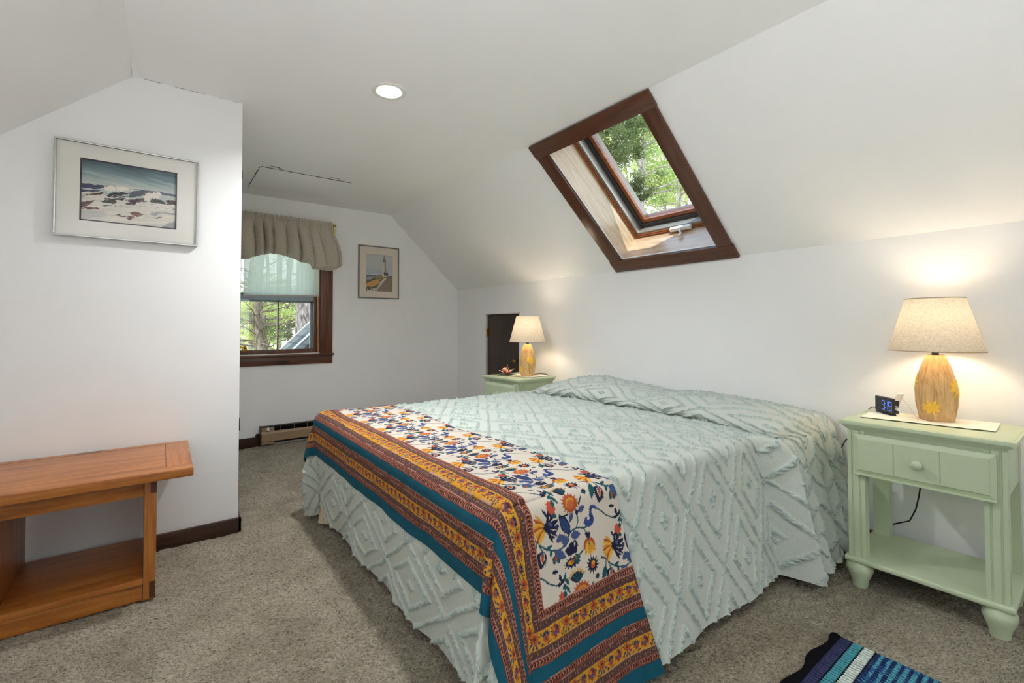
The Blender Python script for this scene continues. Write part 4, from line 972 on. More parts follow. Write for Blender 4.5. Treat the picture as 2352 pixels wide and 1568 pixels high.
# ------------------------------------------------------------------ nightstands
def nightstand(label, x, y, rz, w, d, h):
    """front edge centre at the origin, front faces -y, width along x"""
    t = thing('nightstand', label, 'nightstand', (x, y, 0), rz, 'mint nightstands by the bed')
    hw = w / 2; M_ = M_MINT
    m = MB(); m.box((-hw, 0, h - .016), (hw, d, h), bevel=.0025)
    m.build('top', M_, t)
    m = MB()
    for a, b in (((-hw + .010, .010, h), (-hw + .013, d - .01, h + .0012)), ((hw - .013, .010, h), (hw - .010, d - .01, h + .0012)), ((-hw + .010, .010, h), (hw - .010, .013, h + .0012))): m.box(a, b, bevel=.0005)
    m.build('top_bead', M_, t)
    m = MB()
    for i, (ins, z0, z1) in enumerate(((.011, .026, .016), (.017, .031, .026), (.023, .037, .031), (.028, .046, .037))): m.box((-hw + ins, ins, h - z0), (hw - ins, d - ins * .4, h - z1), bevel=.002)
    m.build('moulding', M_, t)
    fx, zb = hw - .026, .122
    pw, pd, g = .060, .050, .004
    def post(sx, yf, front):
        x0, x1 = (-fx, -fx + pw) if sx < 0 else (fx - pw, fx)
        y0, y1 = yf, yf + pd
        P = [(x0, y0)]
        if front:
            for c in (.28, .72): xc = x0 + pw * c; P += [(xc - g, y0), (xc - g * .4, y0 + g), (xc + g * .4, y0 + g), (xc + g, y0)]
        P += [(x1, y0)]
        if sx > 0:
            for c in (.28, .72): yc = y0 + pd * c; P += [(x1, yc - g), (x1 - g, yc - g * .4), (x1 - g, yc + g * .4), (x1, yc + g)]
        P += [(x1, y1), (x0, y1)]
        if sx < 0:
            for c in (.72, .28): yc = y0 + pd * c; P += [(x0, yc + g), (x0 + g, yc + g * .4), (x0 + g, yc - g * .4), (x0, yc - g)]
        m = MB(); m.prism(P, zb, h - .040); return m.build('post', M_, t, ang=20)
    for sx in (-1, 1):
        post(sx, .022, True); post(sx, d - .022 - pd, False)
        xs = fx - .014 if sx > 0 else -fx + .002
        m = MB(); m.box((xs, .022 + pd, h - .205), (xs + .012, d - .022 - pd, h - .040), bevel=.001)
        xo = xs + (.012 if sx > 0 else 0)
        for yy in (.022 + pd + .012, d - .022 - pd - .016): m.box((xo - .002, yy, h - .205), (xo + .002, yy + .004, h - .04), bevel=.001)
        m.build('side_panel', M_, t)
    m = MB(); m.box((-fx + pw, d - .045, h - .205), (fx - pw, d - .030, h - .040)); m.build('back_panel', M_, t, smooth=False)
    m = MB(); m.box((-fx + pw, .03, h - .060), (fx - pw, .06, h - .040)); m.build('top_rail', M_, t, smooth=False)
    # drawer
    dw, z0, z1 = fx - .026, h - .215, h - .052
    m = MB(); b = .018
    outer = [(-dw, z0), (dw, z0), (dw, z1), (-dw, z1)]; inner = [(-dw + b, z0 + b), (dw - b, z0 + b), (dw - b, z1 - b), (-dw + b, z1 - b)]
    mid = [(-dw + b - .003, z0 + b - .003), (dw - b + .003, z0 + b - .003), (dw - b + .003, z1 - b + .003), (-dw + b - .003, z1 - b + .003)]
    v = [(a, .020, c) for a, c in outer] + [(a, .010, c) for a, c in outer] + [(a, .004, c) for a, c in mid] + [(a, .0005, c) for a, c in inner]
    f = [(0, 1, 2, 3)] + [(4 * k + i, 4 * k + (i + 1) % 4, 4 * k + 4 + (i + 1) % 4, 4 * k + 4 + i) for k in range(3) for i in range(4)]
    gx = [-dw + b, -dw * .36 - .003, -dw * .36, -dw * .36 + .003, dw * .30 - .003, dw * .30, dw * .30 + .003, dw - b]; gy = [.0005, .0005, .0035, .0005, .0005, .0035, .0005, .0005]
    m._add(v, f)
    vv = [(a, c, z0 + b) for a, c in zip(gx, gy)] + [(a, c, z1 - b) for a, c in zip(gx, gy)]
    m._add(vv, [(i, i + 1, 9 + i, 8 + i) for i in range(7)])
    m.box((-dw + .01, .02, z0 + .012), (dw - .01, d - .06, z0 + .02)); m.box((-dw, -.001, z0 - .006), (dw, .022, z0 + .001), bevel=.002)
    dr = m.build('drawer', M_, t, ang=20)
    m = MB(); m.lathe([(.009, 0), (.009, .008), (.014, .014), (.0185, .022), (.018, .030), (.011, .036), (.0005, .038)], 24, axis='z'); k = m.build('knob', M_, dr, (-.012 * 0, .001, (z0 + z1) / 2)); k.rotation_euler = (R(90), 0, 0)
    m = MB(); m.box((-hw + .012, .008, zb - .022), (hw - .012, d - .008, zb), bevel=.008, seg=3); m.build('shelf', M_, t)
    for sx in (-1, 1):
        for yy in (.050, d - .055):
            m = MB(); m.lathe([(.026, -.008), (.028, .004), (.031, .022), (.040, .045), (.0475, .066), (.046, .084), (.038, .096), (.036, .102)], 28, c=(sx * (hw - .056), yy, 0)); m.build('foot', M_, t)
    return t
N1 = nightstand('mint green nightstand with black alarm clock on top, right of the bed', 2.352, .488, R(-89.6), .525, .43, .697)
N2 = nightstand('mint green nightstand with pink lily on top, beyond the bed by the dark door', 2.285, 3.19, R(-87), .500, .44, .670)

# ------------------------------------------------------------------ table lamps
M_LAMPWOOD = wood('lamp_base_wood', srgb(168, 128, 80), srgb(206, 168, 114), srgb(224, 192, 142), 'z', rough=.55, freq=2.5, coat=0)
M_LEAF = plain('yellow_leaf_inlay', srgb(232, 186, 62), rough=.5, var=.10, scale=60)
M_SHADE = fabric_lit('linen_shade', srgb(226, 214, 194), trans=.085, scale=330)
M_BULB = emit('bulb_warm', (1.0, .84, .62), 112.0)
M_SHADETRIM = plain('shade_binding', srgb(176, 154, 128), rough=.8)
def lamp(label, x, y, z, rz, cord):
    t = thing('table_lamp', label, 'table lamp', (x, y, z), rz, 'wooden leaf table lamps')
    zz = np.array([0, .02, .07, .12, .17, .22, .26, .279]); rr = np.array([.053, .057, .0655, .0675, .063, .052, .038, .030])
    def rad(h, a):
        r0 = np.interp(h, zz, rr); n = 2.0 + 1.6 * (1 - np.clip(h / .2, 0, 1))
        c, s = np.abs(np.cos(a)), np.abs(np.sin(a))
        return r0 / (c ** n + s ** n) ** (1 / n) * (1 - .06 * (1 - np.clip(h / .2, 0, 1)))
    h = np.concatenate([[0], np.linspace(0, .279, 60)]); a = np.linspace(0, 2 * PI, 73)
    Hh, Aa = np.meshgrid(h, a, indexing='ij'); r = rad(Hh, Aa); r[0] = 0.0005
    P = np.stack([r * np.cos(Aa), r * np.sin(Aa), Hh], -1)
    base = grid_mesh('lamp_base', P, M_LAMPWOOD, t, flip=True)
    # maple leaves let into the wood
    out = [(0, 1), (.15, .74), (.20, .42), (.44, .66), (.66, .80), (.64, .52), (.52, .28), (.80, .30), (1.0, .20), (.78, .00), (.50, -.10), (.62, -.34), (.64, -.56), (.36, -.48), (.12, -.32), (.05, -.95), (-.05, -.95), (-.12, -.32), (-.36, -.48), (-.64, -.56), (-.62, -.34), (-.5, -.10), (-.78, .00), (-1, .20), (-.80, .30), (-.52, .28), (-.64, .52), (-.66, .80), (-.44, .66), (-.20, .42), (-.15, .74)]
    def inlay(a0, h0, size, tilt):
        m = MB(); ct, st = math.cos(tilt), math.sin(tilt)
        def P3(u, v, e):
            uu, vv = (u * ct - v * st) * size, (u * st + v * ct) * size
            hh = h0 + vv; rr_ = float(rad(np.array(max(hh, .002)), np.array(a0 + uu / .068))); aa = a0 + uu / .068
            return ((rr_ + e) * math.cos(aa), (rr_ + e) * math.sin(aa), hh)
        n = len(out); rings = [.33, .66, 1.0]
        v = [P3(0, 0, .0022)]
        for k in rings: v += [P3(u * k, w * k, .0022) for u, w in out]
        v += [P3(u, w, -.002) for u, w in out]
        f = [(0, 1 + i, 1 + (i + 1) % n) for i in range(n)]
        for k in range(3): f += [(1 + k * n + i, 1 + (k + 1) * n + i, 1 + (k + 1) * n + (i + 1) % n, 1 + k * n + (i + 1) % n) for i in range(n)]
        m._add(v, f); m.build('leaf_inlay', M_LEAF, base)
    inlay(R(143), .056, .036, R(20)); inlay(R(222), .138, .042, R(-30)); inlay(R(330), .11, .040, R(15)); inlay(R(60), .16, .040, R(-10))
    m = MB(); m.lathe([(.012, .277), (.012, .292), (.019, .296), (.026, .306), (.016, .310), (.015, .372)], 20); m.build('socket', M_BLACK, t)
    m = MB(); m.sphere((0, 0, .425), .029, 12, (1, 1, 1.75)); m.build('bulb', M_BULB, t)
    zs0, zs1, r0, r1 = .297, .520, .158, .098
    m = MB(); m.lathe([(r0, zs0), (r1, zs1)], 64, cap=False); m.build('lamp_shade', M_SHADE, t)
    m = MB(); m.lathe([(r0 + .001, zs0 - .002), (r0 + .0008, zs0 + .0015), (r0 - .002, zs0 + .0015), (r0 - .003, zs0 - .002), (r0 + .001, zs0 - .002)], 64, cap=False); m.build('shade_binding', M_SHADETRIM, t)
    m = MB(); m.lathe([(r1 + .0008, zs1 - .0015), (r1 + .001, zs1 + .002), (r1 - .003, zs1 + .002), (r1 - .002, zs1 - .0015), (r1 + .0008, zs1 - .0015)], 64, cap=False); m.build('shade_binding', M_SHADETRIM, t)
    m = MB()
    for k in range(3): a_ = 2 * PI * k / 3; m.tube([(.014 * math.cos(a_), .014 * math.sin(a_), .312), ((r0 - .002) * math.cos(a_), (r0 - .002) * math.sin(a_), zs0 + .004)], .0016, 6)
    m.lathe([(.017, .309), (.017, .314)], 16); m.build('shade_spider', M_BLACK, t)
    Mi = (Matrix.Translation((x, y, z)) @ Matrix.Rotation(rz, 4, 'Z')).inverted()
    m = MB(); m.tube([Mi @ Vector(p) for p in cord], .0030, 8); m.build('cord', M_CORD, t)
lamp('lit table lamp with wood leaf base and linen shade, nearest, beside alarm clock', 2.655, .486, .6995, R(35), [(2.70, .50, .705), (2.77, .52, .703), (2.800, .53, .68), (2.822, .56, .50), (2.825, .585, .307), (2.825, .597, .244), (2.825, .62, .185), (2.83, .68, .149), (2.835, .72, .09), (2.838, .735, .012)])
lamp('lit table lamp with wood leaf base and linen shade, farther, before dark door', 2.555, 3.135, .6725, R(25), [(2.61, 3.12, .683), (2.66, 3.09, .69), (2.71, 3.06, .684), (2.75, 3.04, .65), (2.80, 3.03, .4), (2.80, 3.02, .02)])

# ------------------------------------------------------------------ things on the nightstands
M_LACE = plain('white_lace_cloth', srgb(240, 236, 224), rough=.95, var=.04, scale=90, bmp=.5, bscale=300, spec=.1)
def doily(label, pts, z, n, amp, nm='table_runner', cat='table runner'):
    """flat cloth through four corners with a scalloped edge"""
    p = [Vector((a, b, 0)) for a, b in pts]; u = np.linspace(0, 1, 150); U, V = np.meshgrid(u, np.linspace(0, 1, 80), indexing='ij')
    c = [np.array(q[:2]) for q in pts]
    XY = (c[0] * ((1 - U) * (1 - V))[..., None] + c[1] * (U * (1 - V))[..., None] + c[2] * (U * V)[..., None] + c[3] * ((1 - U) * V)[..., None])
    ctr = XY.mean((0, 1)); e1 = np.minimum(U, 1 - U); e2 = np.minimum(V, 1 - V)
    k = amp * (np.abs(np.sin(V * PI * n * .5)) * np.exp(-e1 / .02) + np.abs(np.sin(U * PI * n)) * np.exp(-e2 / .03))
    dirv = XY - ctr; dirv /= np.linalg.norm(dirv, axis=-1, keepdims=True) + 1e-9
    XY = XY + dirv * k[..., None]
    Z = z + .0012 + .0012 * vnoise(U * 40, V * 24, 71) + .0016 * np.exp(-np.minimum(e1 * 1.5, e2) / .03)
    o = grid_mesh(nm, np.concatenate([XY, Z[..., None]], -1), M_LACE); tag(o, label, cat)
doily('white lace runner lying under the lamp and alarm clock', [(2.475, .705), (2.535, .300), (2.765, .312), (2.70, .715)], .6982, 18, .005)
doily('small pale cloth lying under the farther lamp beside the pink lily', [(2.44, 3.30), (2.46, 3.01), (2.70, 3.02), (2.69, 3.31)], .6712, 12, .003)

def alarm_clock():
    t = thing('alarm_clock', 'black digital alarm clock with blue digits and projector arm beside lamp', 'alarm clock', (2.660, .668, .7005), R(228 - 90 + 90))
    # local: screen faces -y after the turn; width along x
    t.rotation_euler.z = math.atan2(-.70, -.71)   # +x runs along the screen, from its far end to its near end
    w, h, d = .124, .068, .030
    m = MB(); m.box((-w / 2, 0, .006), (w / 2, d * .35, .006 + h), bevel=.003); m.box((-w / 2 + .006, d * .3, .008), (w / 2 - .006, d, .004 + h), bevel=.004); m.build('case', M_BLACK, t)
    scr = plain('clock_screen', (.035, .034, .038), rough=.18, var=.05, spec=.4)
    m = MB(); m.box((-w / 2 + .002, -.0008, .008), (w / 2 - .002, .0004, .004 + h)); m.build('screen', scr, t, smooth=False)
    led = emit('blue_digits', (.10, .19, 1.0), 2.2)
    SEG = {'3': 'abgcd', '1': 'bc', '9': 'abcdfg'}
    def digit(m, ch, x0, z0, dw, dh, k=.0026):
        b = {'a': ((0, dh - k), (dw, dh)), 'd': ((0, 0), (dw, k)), 'g': ((0, dh / 2 - k / 2), (dw, dh / 2 + k / 2)), 'b': ((dw - k, dh / 2), (dw, dh)), 'c': ((dw - k, 0), (dw, dh / 2)), 'f': ((0, dh / 2), (k, dh)), 'e': ((0, 0), (k, dh / 2))}
        for s_ in SEG[ch]:
            (a, c), (e, f) = b[s_]; m.box((x0 + a + .0004, -.0016, z0 + c + .0004), (x0 + e - .0004, -.0006, z0 + f - .0004))
    z0 = .018
    for ch, xx, ww in (('3', -.010, .017), ('1', .017, .013), ('9', .035, .019)): m = MB(); digit(m, ch, xx, z0, ww, .042); m.build('digit', led, t, smooth=False)
    m = MB(); m.box((.0115, -.0016, z0 + .010), (.0140, -.0006, z0 + .0125)); m.box((.0115, -.0016, z0 + .028), (.0140, -.0006, z0 + .0305)); m.build('colon', led, t, smooth=False)
    m = MB(); m.box((-.036, -.0016, .022), (-.033, -.0006, .0245)); m.build('indicator_light', led, t, smooth=False)
    m = MB(); m.box((-w / 2 + .01, -.004, -.001), (w / 2 - .01, .020, .006), bevel=.002); m.build('foot', M_BLACK, t)
    m = MB(); m.M = Matrix.Translation((w / 2 - .006, d * .8, h)) @ Matrix.Rotation(R(32), 4, 'Y'); m.box((-.004, -.012, -.028), (.001, .014, .038), bevel=.0015); m.M = Matrix(); m.box((w / 2 - .004, .008, .040), (w / 2 + .014, .014, .044), bevel=.001); m.lathe([(.006, w / 2 - .006), (.007, w / 2 + .013)], 12, c=(0, d * .55, .030), axis='x')
    m.build('projector_arm', M_WHITEPL, t)
    m = MB(); m.tube([(w / 2 - .005, d, .09), (w / 2 + .03, d + .01, .055), (w / 2 + .075, d + .02, .003)], .0007, 5); m.build('antenna_wire', plain('antenna_clear', srgb(200, 170, 110), rough=.5), t)
    Mi = (Matrix.Translation(t.location) @ Matrix.Rotation(t.rotation_euler.z, 4, 'Z')).inverted()
    cord = [(2.68, .685, .712), (2.74, .725, .714), (2.775, .745, .706), (2.805, .765, .690), (2.828, .78, .62), (2.842, .85, .54), (2.845, .88, .505), (2.845, .92, .40), (2.845, .94, .03)]
    m = MB(); m.tube([Mi @ Vector(p) for p in cord], .0022, 8); m.tube([(-.03, .022, .012), (-.02, .0, .004), (.01, -.012, .002), (.05, -.004, .003), (.06, .012, .004)], .0014, 6); m.build('cord', M_CORD, t)
alarm_clock()

def lily():
    t = thing('lily_ornament', 'pink and white open lily ornament on green leaves beside farther lamp', 'ornament', (2.452, 3.298, .6715))
    mt = vcol('lily_petal', rough=.5, spec=.4); gr = plain('lily_leaf', srgb(96, 122, 66), rough=.45, var=.15)
    for k in range(6):
        a = 2 * PI * k / 6 + .3; inner = k % 2
        u = np.linspace(0, 1, 22); v = np.linspace(-1, 1, 13); U, V = np.meshgrid(u, v, indexing='ij')
        wd = (.026 if inner else .021) * np.sin(PI * np.clip(U * .96 + .04, 0, 1) ** .85) ** .75
        r = .008 + .062 * U; z = .012 + .052 * U ** 1.3 - .016 * np.maximum(0, U - .75) ** 2 * 8 + .010 * V ** 2 * np.sin(PI * U)
        if not inner: r = r * 1.10; z = z * .72
        x = r * math.cos(a) - wd * V * math.sin(a); y = r * math.sin(a) + wd * V * math.cos(a)
        f = (1 - sstep(.45, 1.0, np.abs(V))) * (1 - sstep(.6, 1, U)); pink = np.array(srgb(206, 62, 74)); wht = np.array(srgb(248, 226, 220))
        col = wht * (1 - f)[..., None] + pink * f[..., None]
        grid_mesh('petal', np.stack([x, y, z], -1), mt, t, col=col)
    yl = plain('lily_stamen', srgb(232, 214, 120), rough=.5); orr = plain('lily_anther', srgb(206, 116, 60), rough=.6)
    for k in range(5):
        a = 2 * PI * k / 5; m = MB(); m.tube([(0, 0, .015), (.008 * math.cos(a), .008 * math.sin(a), .045), (.022 * math.cos(a), .022 * math.sin(a), .066)], .0014, 6); s = m.build('stamen', yl, t)
        m = MB(); m.sphere((.023 * math.cos(a), .023 * math.sin(a), .067), .004, 8, (1.4, .8, .7)); m.build('anther', orr, s)
    m = MB(); m.tube([(0, 0, .015), (0.002, 0, .06), (.003, 0, .084)], .0018, 6); m.sphere((.003, 0, .087), .0045, 8); m.build('pistil', yl, t)
    for k, (a, L, w_) in enumerate(((2.2, .115, .030), (1.2, .10, .028), (4.0, .105, .030), (5.2, .095, .026), (0.1, .09, .024), (3.1, .10, .026))):
        u = np.linspace(0, 1, 18); v = np.linspace(-1, 1, 7); U, V = np.meshgrid(u, v, indexing='ij'); wd = w_ * .5 * np.sin(PI * U ** .8) ** .9
        x = L * U * math.cos(a) - wd * V * math.sin(a); y = L * U * math.sin(a) + wd * V * math.cos(a); z = .003 + .008 * np.sin(PI * U) - .004 * (1 - np.abs(V)) + .001 * k * .3
        grid_mesh('leaf', np.stack([x, y, z], -1), gr, t)
lily()

# ------------------------------------------------------------------ pine bench by the partition
def bench():
    P_L = srgb(140, 76, 28), srgb(176, 106, 44), srgb(196, 130, 62)
    px = wood('bench_pine_long', *P_L, 'x', rough=.38, freq=1.0, knots=.75, knotcol=srgb(58, 30, 20), coat=.25); pz = wood('bench_pine_upright', *P_L, 'z', rough=.38, knots=.5, coat=.25); py = wood('bench_pine_cross', *P_L, 'y', rough=.38, coat=.25)
    dk = wood('bench_end_grain', srgb(66, 34, 24), srgb(84, 44, 32), srgb(98, 54, 40), 'z', rough=.4)
    gap = M_CRACK
    t = thing('pine_bench', 'orange-stained pine bench with lower shelf standing against the left partition', 'bench', (-.25, 2.60, 0))
    x0, x1, y0, y1 = -.375, .360, -.290, .283      # local
    m = MB(); m.box((x0, y0, .489), (x1, y1, .525), bevel=.005); top = m.build('top', px, t)
    m = MB(); m.box((x1 - .090, y0 + .065, .5240), (x1 - .0015, y1 - .05, .5256), bevel=.0004); m.build('breadboard_end', py, top)
    m = MB(); m.box((x1 - .092, y0 + .065, .5235), (x1 - .090, y1 - .05, .5258)); m.box((x0 + .02, y1 - .0515, .5235), (x1 - .09, y1 - .0500, .5255)); m.build('joint_line', gap, top, smooth=False)
    def panel(xa, xb):
        m = MB(); m.box((xa, y0 + .078, 0), (xb, y1 - .02, .489), bevel=.002); o = m.build('end_panel', pz, t)
        return o
    pr = panel(.200, .239); pl_ = panel(-.250, -.211)
    m = MB(); m.box((.220, y0 + .0765, .425), (.2395, y0 + .085, .488)); m.build('tenon', dk, pr, smooth=False)
    m = MB(); m.box((.220, y0 + .0765, .004), (.2395, y0 + .085, .070)); m.build('tenon', dk, pr, smooth=False)
    m = MB(); m.box((-.211, y0 + .085, .415), (.200, y0 + .105, .4885), bevel=.002); m.build('apron', px, t)
    m = MB(); m.box((-.211, y1 - .045, .415), (.200, y1 - .025, .4885), bevel=.002); m.build('apron', px, t)
    m = MB(); m.box((-.211, y0 + .074, .066), (.200, y1 - .03, .090), bevel=.004); m.build('shelf', px, t)
    m = MB(); m.box((-.211, y0 + .084, .0), (.200, y0 + .104, .066), bevel=.002); m.build('kick_board', px, t)
    m = MB(); m.box((.1985, y0 + .0775, .0), (.2003, y0 + .082, .488)); m.build('joint_line', gap, pr, smooth=False)
bench()

# ------------------------------------------------------------------ striped rag rug
def rug():
    gx, gy = .0028, .0024
    x = np.arange(1.05, 1.926, gx); y = np.arange(-.16, .672, gy); X, Y = np.meshgrid(x, y, indexing='ij')
    e = .650 + .010 * np.sin((1.93 - X) * 2 * PI / .21 + 2.4) * sstep(0, .06, 1.93 - X) - .004
    D = .645 - Y                                          # distance from the left edge
    rib = .5 + .5 * np.cos(X * 2 * PI / .0135); ribn = .5 + .5 * np.cos(X * 2 * PI / .0135 + .6 * vnoise(X * 60, Y * 60, 3))
    bands = [(.0, .030, (22, 20, 24)), (.030, .062, (62, 66, 100)), (.062, .067, (24, 22, 30)), (.067, .094, (76, 146, 156)), (.094, .099, (24, 22, 30)), (.099, .126, (196, 208, 200)), (.126, .131, (26, 24, 32)), (.131, .33, None), (.33, .335, (26, 24, 32)), (.335, .36, (196, 208, 200)), (.36, .365, (24, 22, 30)), (.365, .395, (76, 146, 156)), (.395, .40, (24, 22, 30)), (.40, .435, (62, 66, 100)), (.435, .60, (24, 22, 30))]
    col = np.zeros(X.shape + (3,)); col[:] = srgb(24, 22, 28)
    chk = (np.floor(X / .0068) + np.floor(D / .011)) % 2
    n = vnoise(X / .007, Y / .010, 8)
    for a, b, c in bands:
        k = (D >= a) & (D < b)
        if c is not None: col[k] = srgb(*c)
        else:
            f = (D - a) / (b - a); c1 = np.array(srgb(52, 104, 156)); c2 = np.array(srgb(84, 158, 176)); c3 = np.array(srgb(40, 52, 92))
            cc = np.where((chk > 0)[..., None], c3, np.where((n > .5 - .3 * (np.abs(f - .5) < .3))[..., None], c2, c1)); col[k] = cc[k]
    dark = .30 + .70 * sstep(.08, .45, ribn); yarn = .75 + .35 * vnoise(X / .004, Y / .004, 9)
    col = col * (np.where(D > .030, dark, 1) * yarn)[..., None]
    Z = .006 + .005 * ribn * (D > .03) + .0025 * vnoise(X / .005, Y / .005, 10) + .006 * np.exp(-((D - .014) / .014) ** 2)
    out = Y > e
    Yw = np.where(out, e, Y); Z = np.where(out, .001, Z)   # spare cells fold onto the wavy bound edge
    P = np.stack([X, Yw, Z], -1)
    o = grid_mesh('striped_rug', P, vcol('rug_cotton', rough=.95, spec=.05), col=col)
    tag(o, 'small woven rug with blue, teal and white stripes and black binding', 'rug')
rug()
UP_L = 125.0
# ------------------------------------------------------------------ downlights
M_LENS = emit('downlight_lens', (.975, .985, 1.0), 1120.0)
def downlight(label, x, y, r=.088):
    t = thing('recessed_downlight', label, 'downlight', (x, y, ZC))
    m = MB(); m.lathe([(r, .0), (r, -.003), (r - .006, -.006), (r - .022, -.005), (r - .028, -.001), (r - .0275, .0)], 48, cap=False); m.build('trim_ring', M_WHITEPL, t)
    m = MB(); m.lathe([(r - .0275, -.001), (r - .031, .030), (r - .029, .034)], 48, cap=False); m.build('can', M_WHITEPL, t)
    m = MB(); m.lathe([(.0005, .029), (r - .0308, .030)], 48, cap=False); m.build('lens', M_LENS, t)
    m = MB(); m.lathe([(.0005, .05), (r + .02, .05)], 24, cap=False); m.build('housing', M_BLACK, t)
    return t
downlight('round white recessed downlight, lit, in the flat ceiling above the bed foot', DLX, DLY)

def fill_uplighter(label, x, y, k):  # added lamp, out of view, throws fill light up at the ceiling
    t = thing('added_fill_lamp', label, 'added fill lamp', (x, y, 0))
    m = MB(); m.lathe([(.13, 0), (.13, .012), (.03, .03), (.012, .04), (.012, .82), (.03, .84)], 32); m.build('stand', M_BLACK, t)
    m = MB(); m.lathe([(.03, .83), (.10, .86), (.150, .92), (.156, .93)], 40, cap=False); m.build('bowl', M_WHITEPL, t)
    m = MB(); m.lathe([(.0005, .905), (.136, .905)], 40, cap=False); m.build('diffuser', emit('fill_glow', (.945, .98, 1.0), UP_L * k), t)
fill_uplighter('added unseen uplighter for ceiling fill, behind the viewpoint near the middle of the floor', .30, -.50, 1.0)
fill_uplighter('added unseen uplighter for ceiling fill, behind the viewpoint by the left knee wall', -.60, .20, .8)

# ------------------------------------------------------------------ added rear window, out of view, with an area lamp as fill
def rear_fill_window():
    w = bpy.data.objects.new('window_3_added', None); COL.objects.link(w); structure(w, 'added unseen window behind the viewpoint, holding a fill light', 'window')
    x0, x1, z0, z1 = RW
    m = MB()
    for a, b in (((x0 - .1, YB, z0 - .1), (x0, YB + .02, z1 + .1)), ((x1, YB, z0 - .1), (x1 + .1, YB + .02, z1 + .1)), ((x0, YB, z1), (x1, YB + .02, z1 + .1)), ((x0, YB, z0 - .1), (x1, YB + .02, z0))): m.box(a, b, bevel=.003)
    m.build('casing', M_CASING_V, w)
    m = MB()
    for a, b in (((x0, YB - .08, z0), (x0 + .05, YB - .04, z1)), ((x1 - .05, YB - .08, z0), (x1, YB - .04, z1)), ((x0, YB - .08, z0), (x1, YB - .04, z0 + .05)), ((x0, YB - .08, z1 - .05), (x1, YB - .04, z1)), (((x0 + x1) / 2 - .03, YB - .08, z0), ((x0 + x1) / 2 + .03, YB - .04, z1))): m.box(a, b, bevel=.002)
    m.build('sash', M_CASING_V, w)
    m = MB(); m.box((x0, YB - .062, z0), (x1, YB - .058, z1)); m.build('pane', M_GLASS, w, smooth=False)
    d = bpy.data.lights.new('rear_fill_light', 'AREA'); d.shape = 'RECTANGLE'; d.size = x1 - x0 - .04; d.size_y = z1 - z0 - .04
    d.energy = REAR_FILL_W; d.color = (.95, .98, 1.0)
    o = bpy.data.objects.new('rear_fill_light', d); COL.objects.link(o); o.location = ((x0 + x1) / 2, YB - .02, (z0 + z1) / 2); o.rotation_euler = (R(90), 0, R(0)); o.rotation_euler = Vector((0, 1, 0)).to_track_quat('-Z', 'Z').to_euler()
REAR_FILL_W = 3.0
rear_fill_window()

# ------------------------------------------------------------------ outdoors
GZ = -2.8
def bark(name, a, b, c, sc=6.0):
    m, nt, bs = newmat(name); v = coords(nt, (sc, sc, sc * .28)); n = N(nt, 'ShaderNodeTexNoise', Scale=2.0, Detail=8.0, Roughness=.7, Distortion=.8); nt.links.new(v, n.inputs['Vector'])
    nt.links.new(ramp(nt, n.outputs['Fac'], [(.32, a), (.5, b), (.68, c)]), bs.inputs['Base Color']); bs.inputs['Roughness'].default_value = .95; bs.inputs['Specular IOR Level'].default_value = .1; bump(nt, bs, n.outputs['Fac'], .8, .02); return m
def leafmat(name, c1, c2, trans=.55):
    m = bpy.data.materials.new(name); m.use_nodes = True; nt = m.node_tree; b = nt.nodes['Principled BSDF']; out = [n for n in nt.nodes if n.type == 'OUTPUT_MATERIAL'][0]
    v = coords(nt); n = N(nt, 'ShaderNodeTexNoise', Scale=1.6, Detail=5.0); nt.links.new(v, n.inputs['Vector']); c = ramp(nt, n.outputs['Fac'], [(.35, c1), (.65, c2)])
    nt.links.new(c, b.inputs['Base Color']); b.inputs['Roughness'].default_value = .7; b.inputs['Specular IOR Level'].default_value = .15
    t = N(nt, 'ShaderNodeBsdfTranslucent'); nt.links.new(c, t.inputs['Color']); mx = N(nt, 'ShaderNodeMixShader'); mx.inputs[0].default_value = trans
    nt.links.new(b.outputs[0], mx.inputs[1]); nt.links.new(t.outputs[0], mx.inputs[2]); nt.links.new(mx.outputs[0], out.inputs[0]); return m
B_GREY = bark('bark_grey', srgb(92, 88, 82), srgb(150, 146, 138), srgb(196, 192, 184)); B_BROWN = bark('bark_brown', srgb(60, 54, 46), srgb(112, 104, 92), srgb(158, 150, 136)); B_PINE = bark('bark_pine_plates', srgb(44, 40, 42), srgb(120, 113, 113), srgb(196, 188, 184), 13.0)
L_DARK = leafmat('hemlock_green', srgb(62, 78, 46), srgb(116, 130, 84), .35); L_LIGHT = leafmat('maple_green', srgb(156, 172, 92), srgb(208, 218, 146)); L_MID = leafmat('spring_green', srgb(130, 152, 88), srgb(182, 200, 128)); L_YEL = leafmat('yellow_green', srgb(190, 198, 120), srgb(228, 230, 176))
def leaves_mesh(name, C, S, ang, mat, parent, aspect=.5, droop=False, seed=1):
    """C: leaf centres (n,3), S: sizes"""
    r = np.random.default_rng(seed); n = len(C)
    a = r.normal(size=(n, 3)); 
    if droop: a[:, 2] = -np.abs(a[:, 2]) * .7 - .1
    a /= np.linalg.norm(a, axis=1)[:, None]; b = r.normal(size=(n, 3)); b -= a * (a * b).sum(1)[:, None]; b /= np.linalg.norm(b, axis=1)[:, None]
    L = S[:, None]; V = np.stack([C - a * L, C + b * L * aspect, C + a * L, C - b * L * aspect], 1).reshape(-1, 3)
    me = bpy.data.meshes.new(name); me.vertices.add(4 * n); me.vertices.foreach_set('co', V.astype(np.float32).ravel())
    me.loops.add(4 * n); me.loops.foreach_set('vertex_index', np.arange(4 * n, dtype=np.int32)); me.polygons.add(n); me.polygons.foreach_set('loop_start', np.arange(0, 4 * n, 4, dtype=np.int32)); me.update(calc_edges=True)
    return link(name, me, mat, parent)
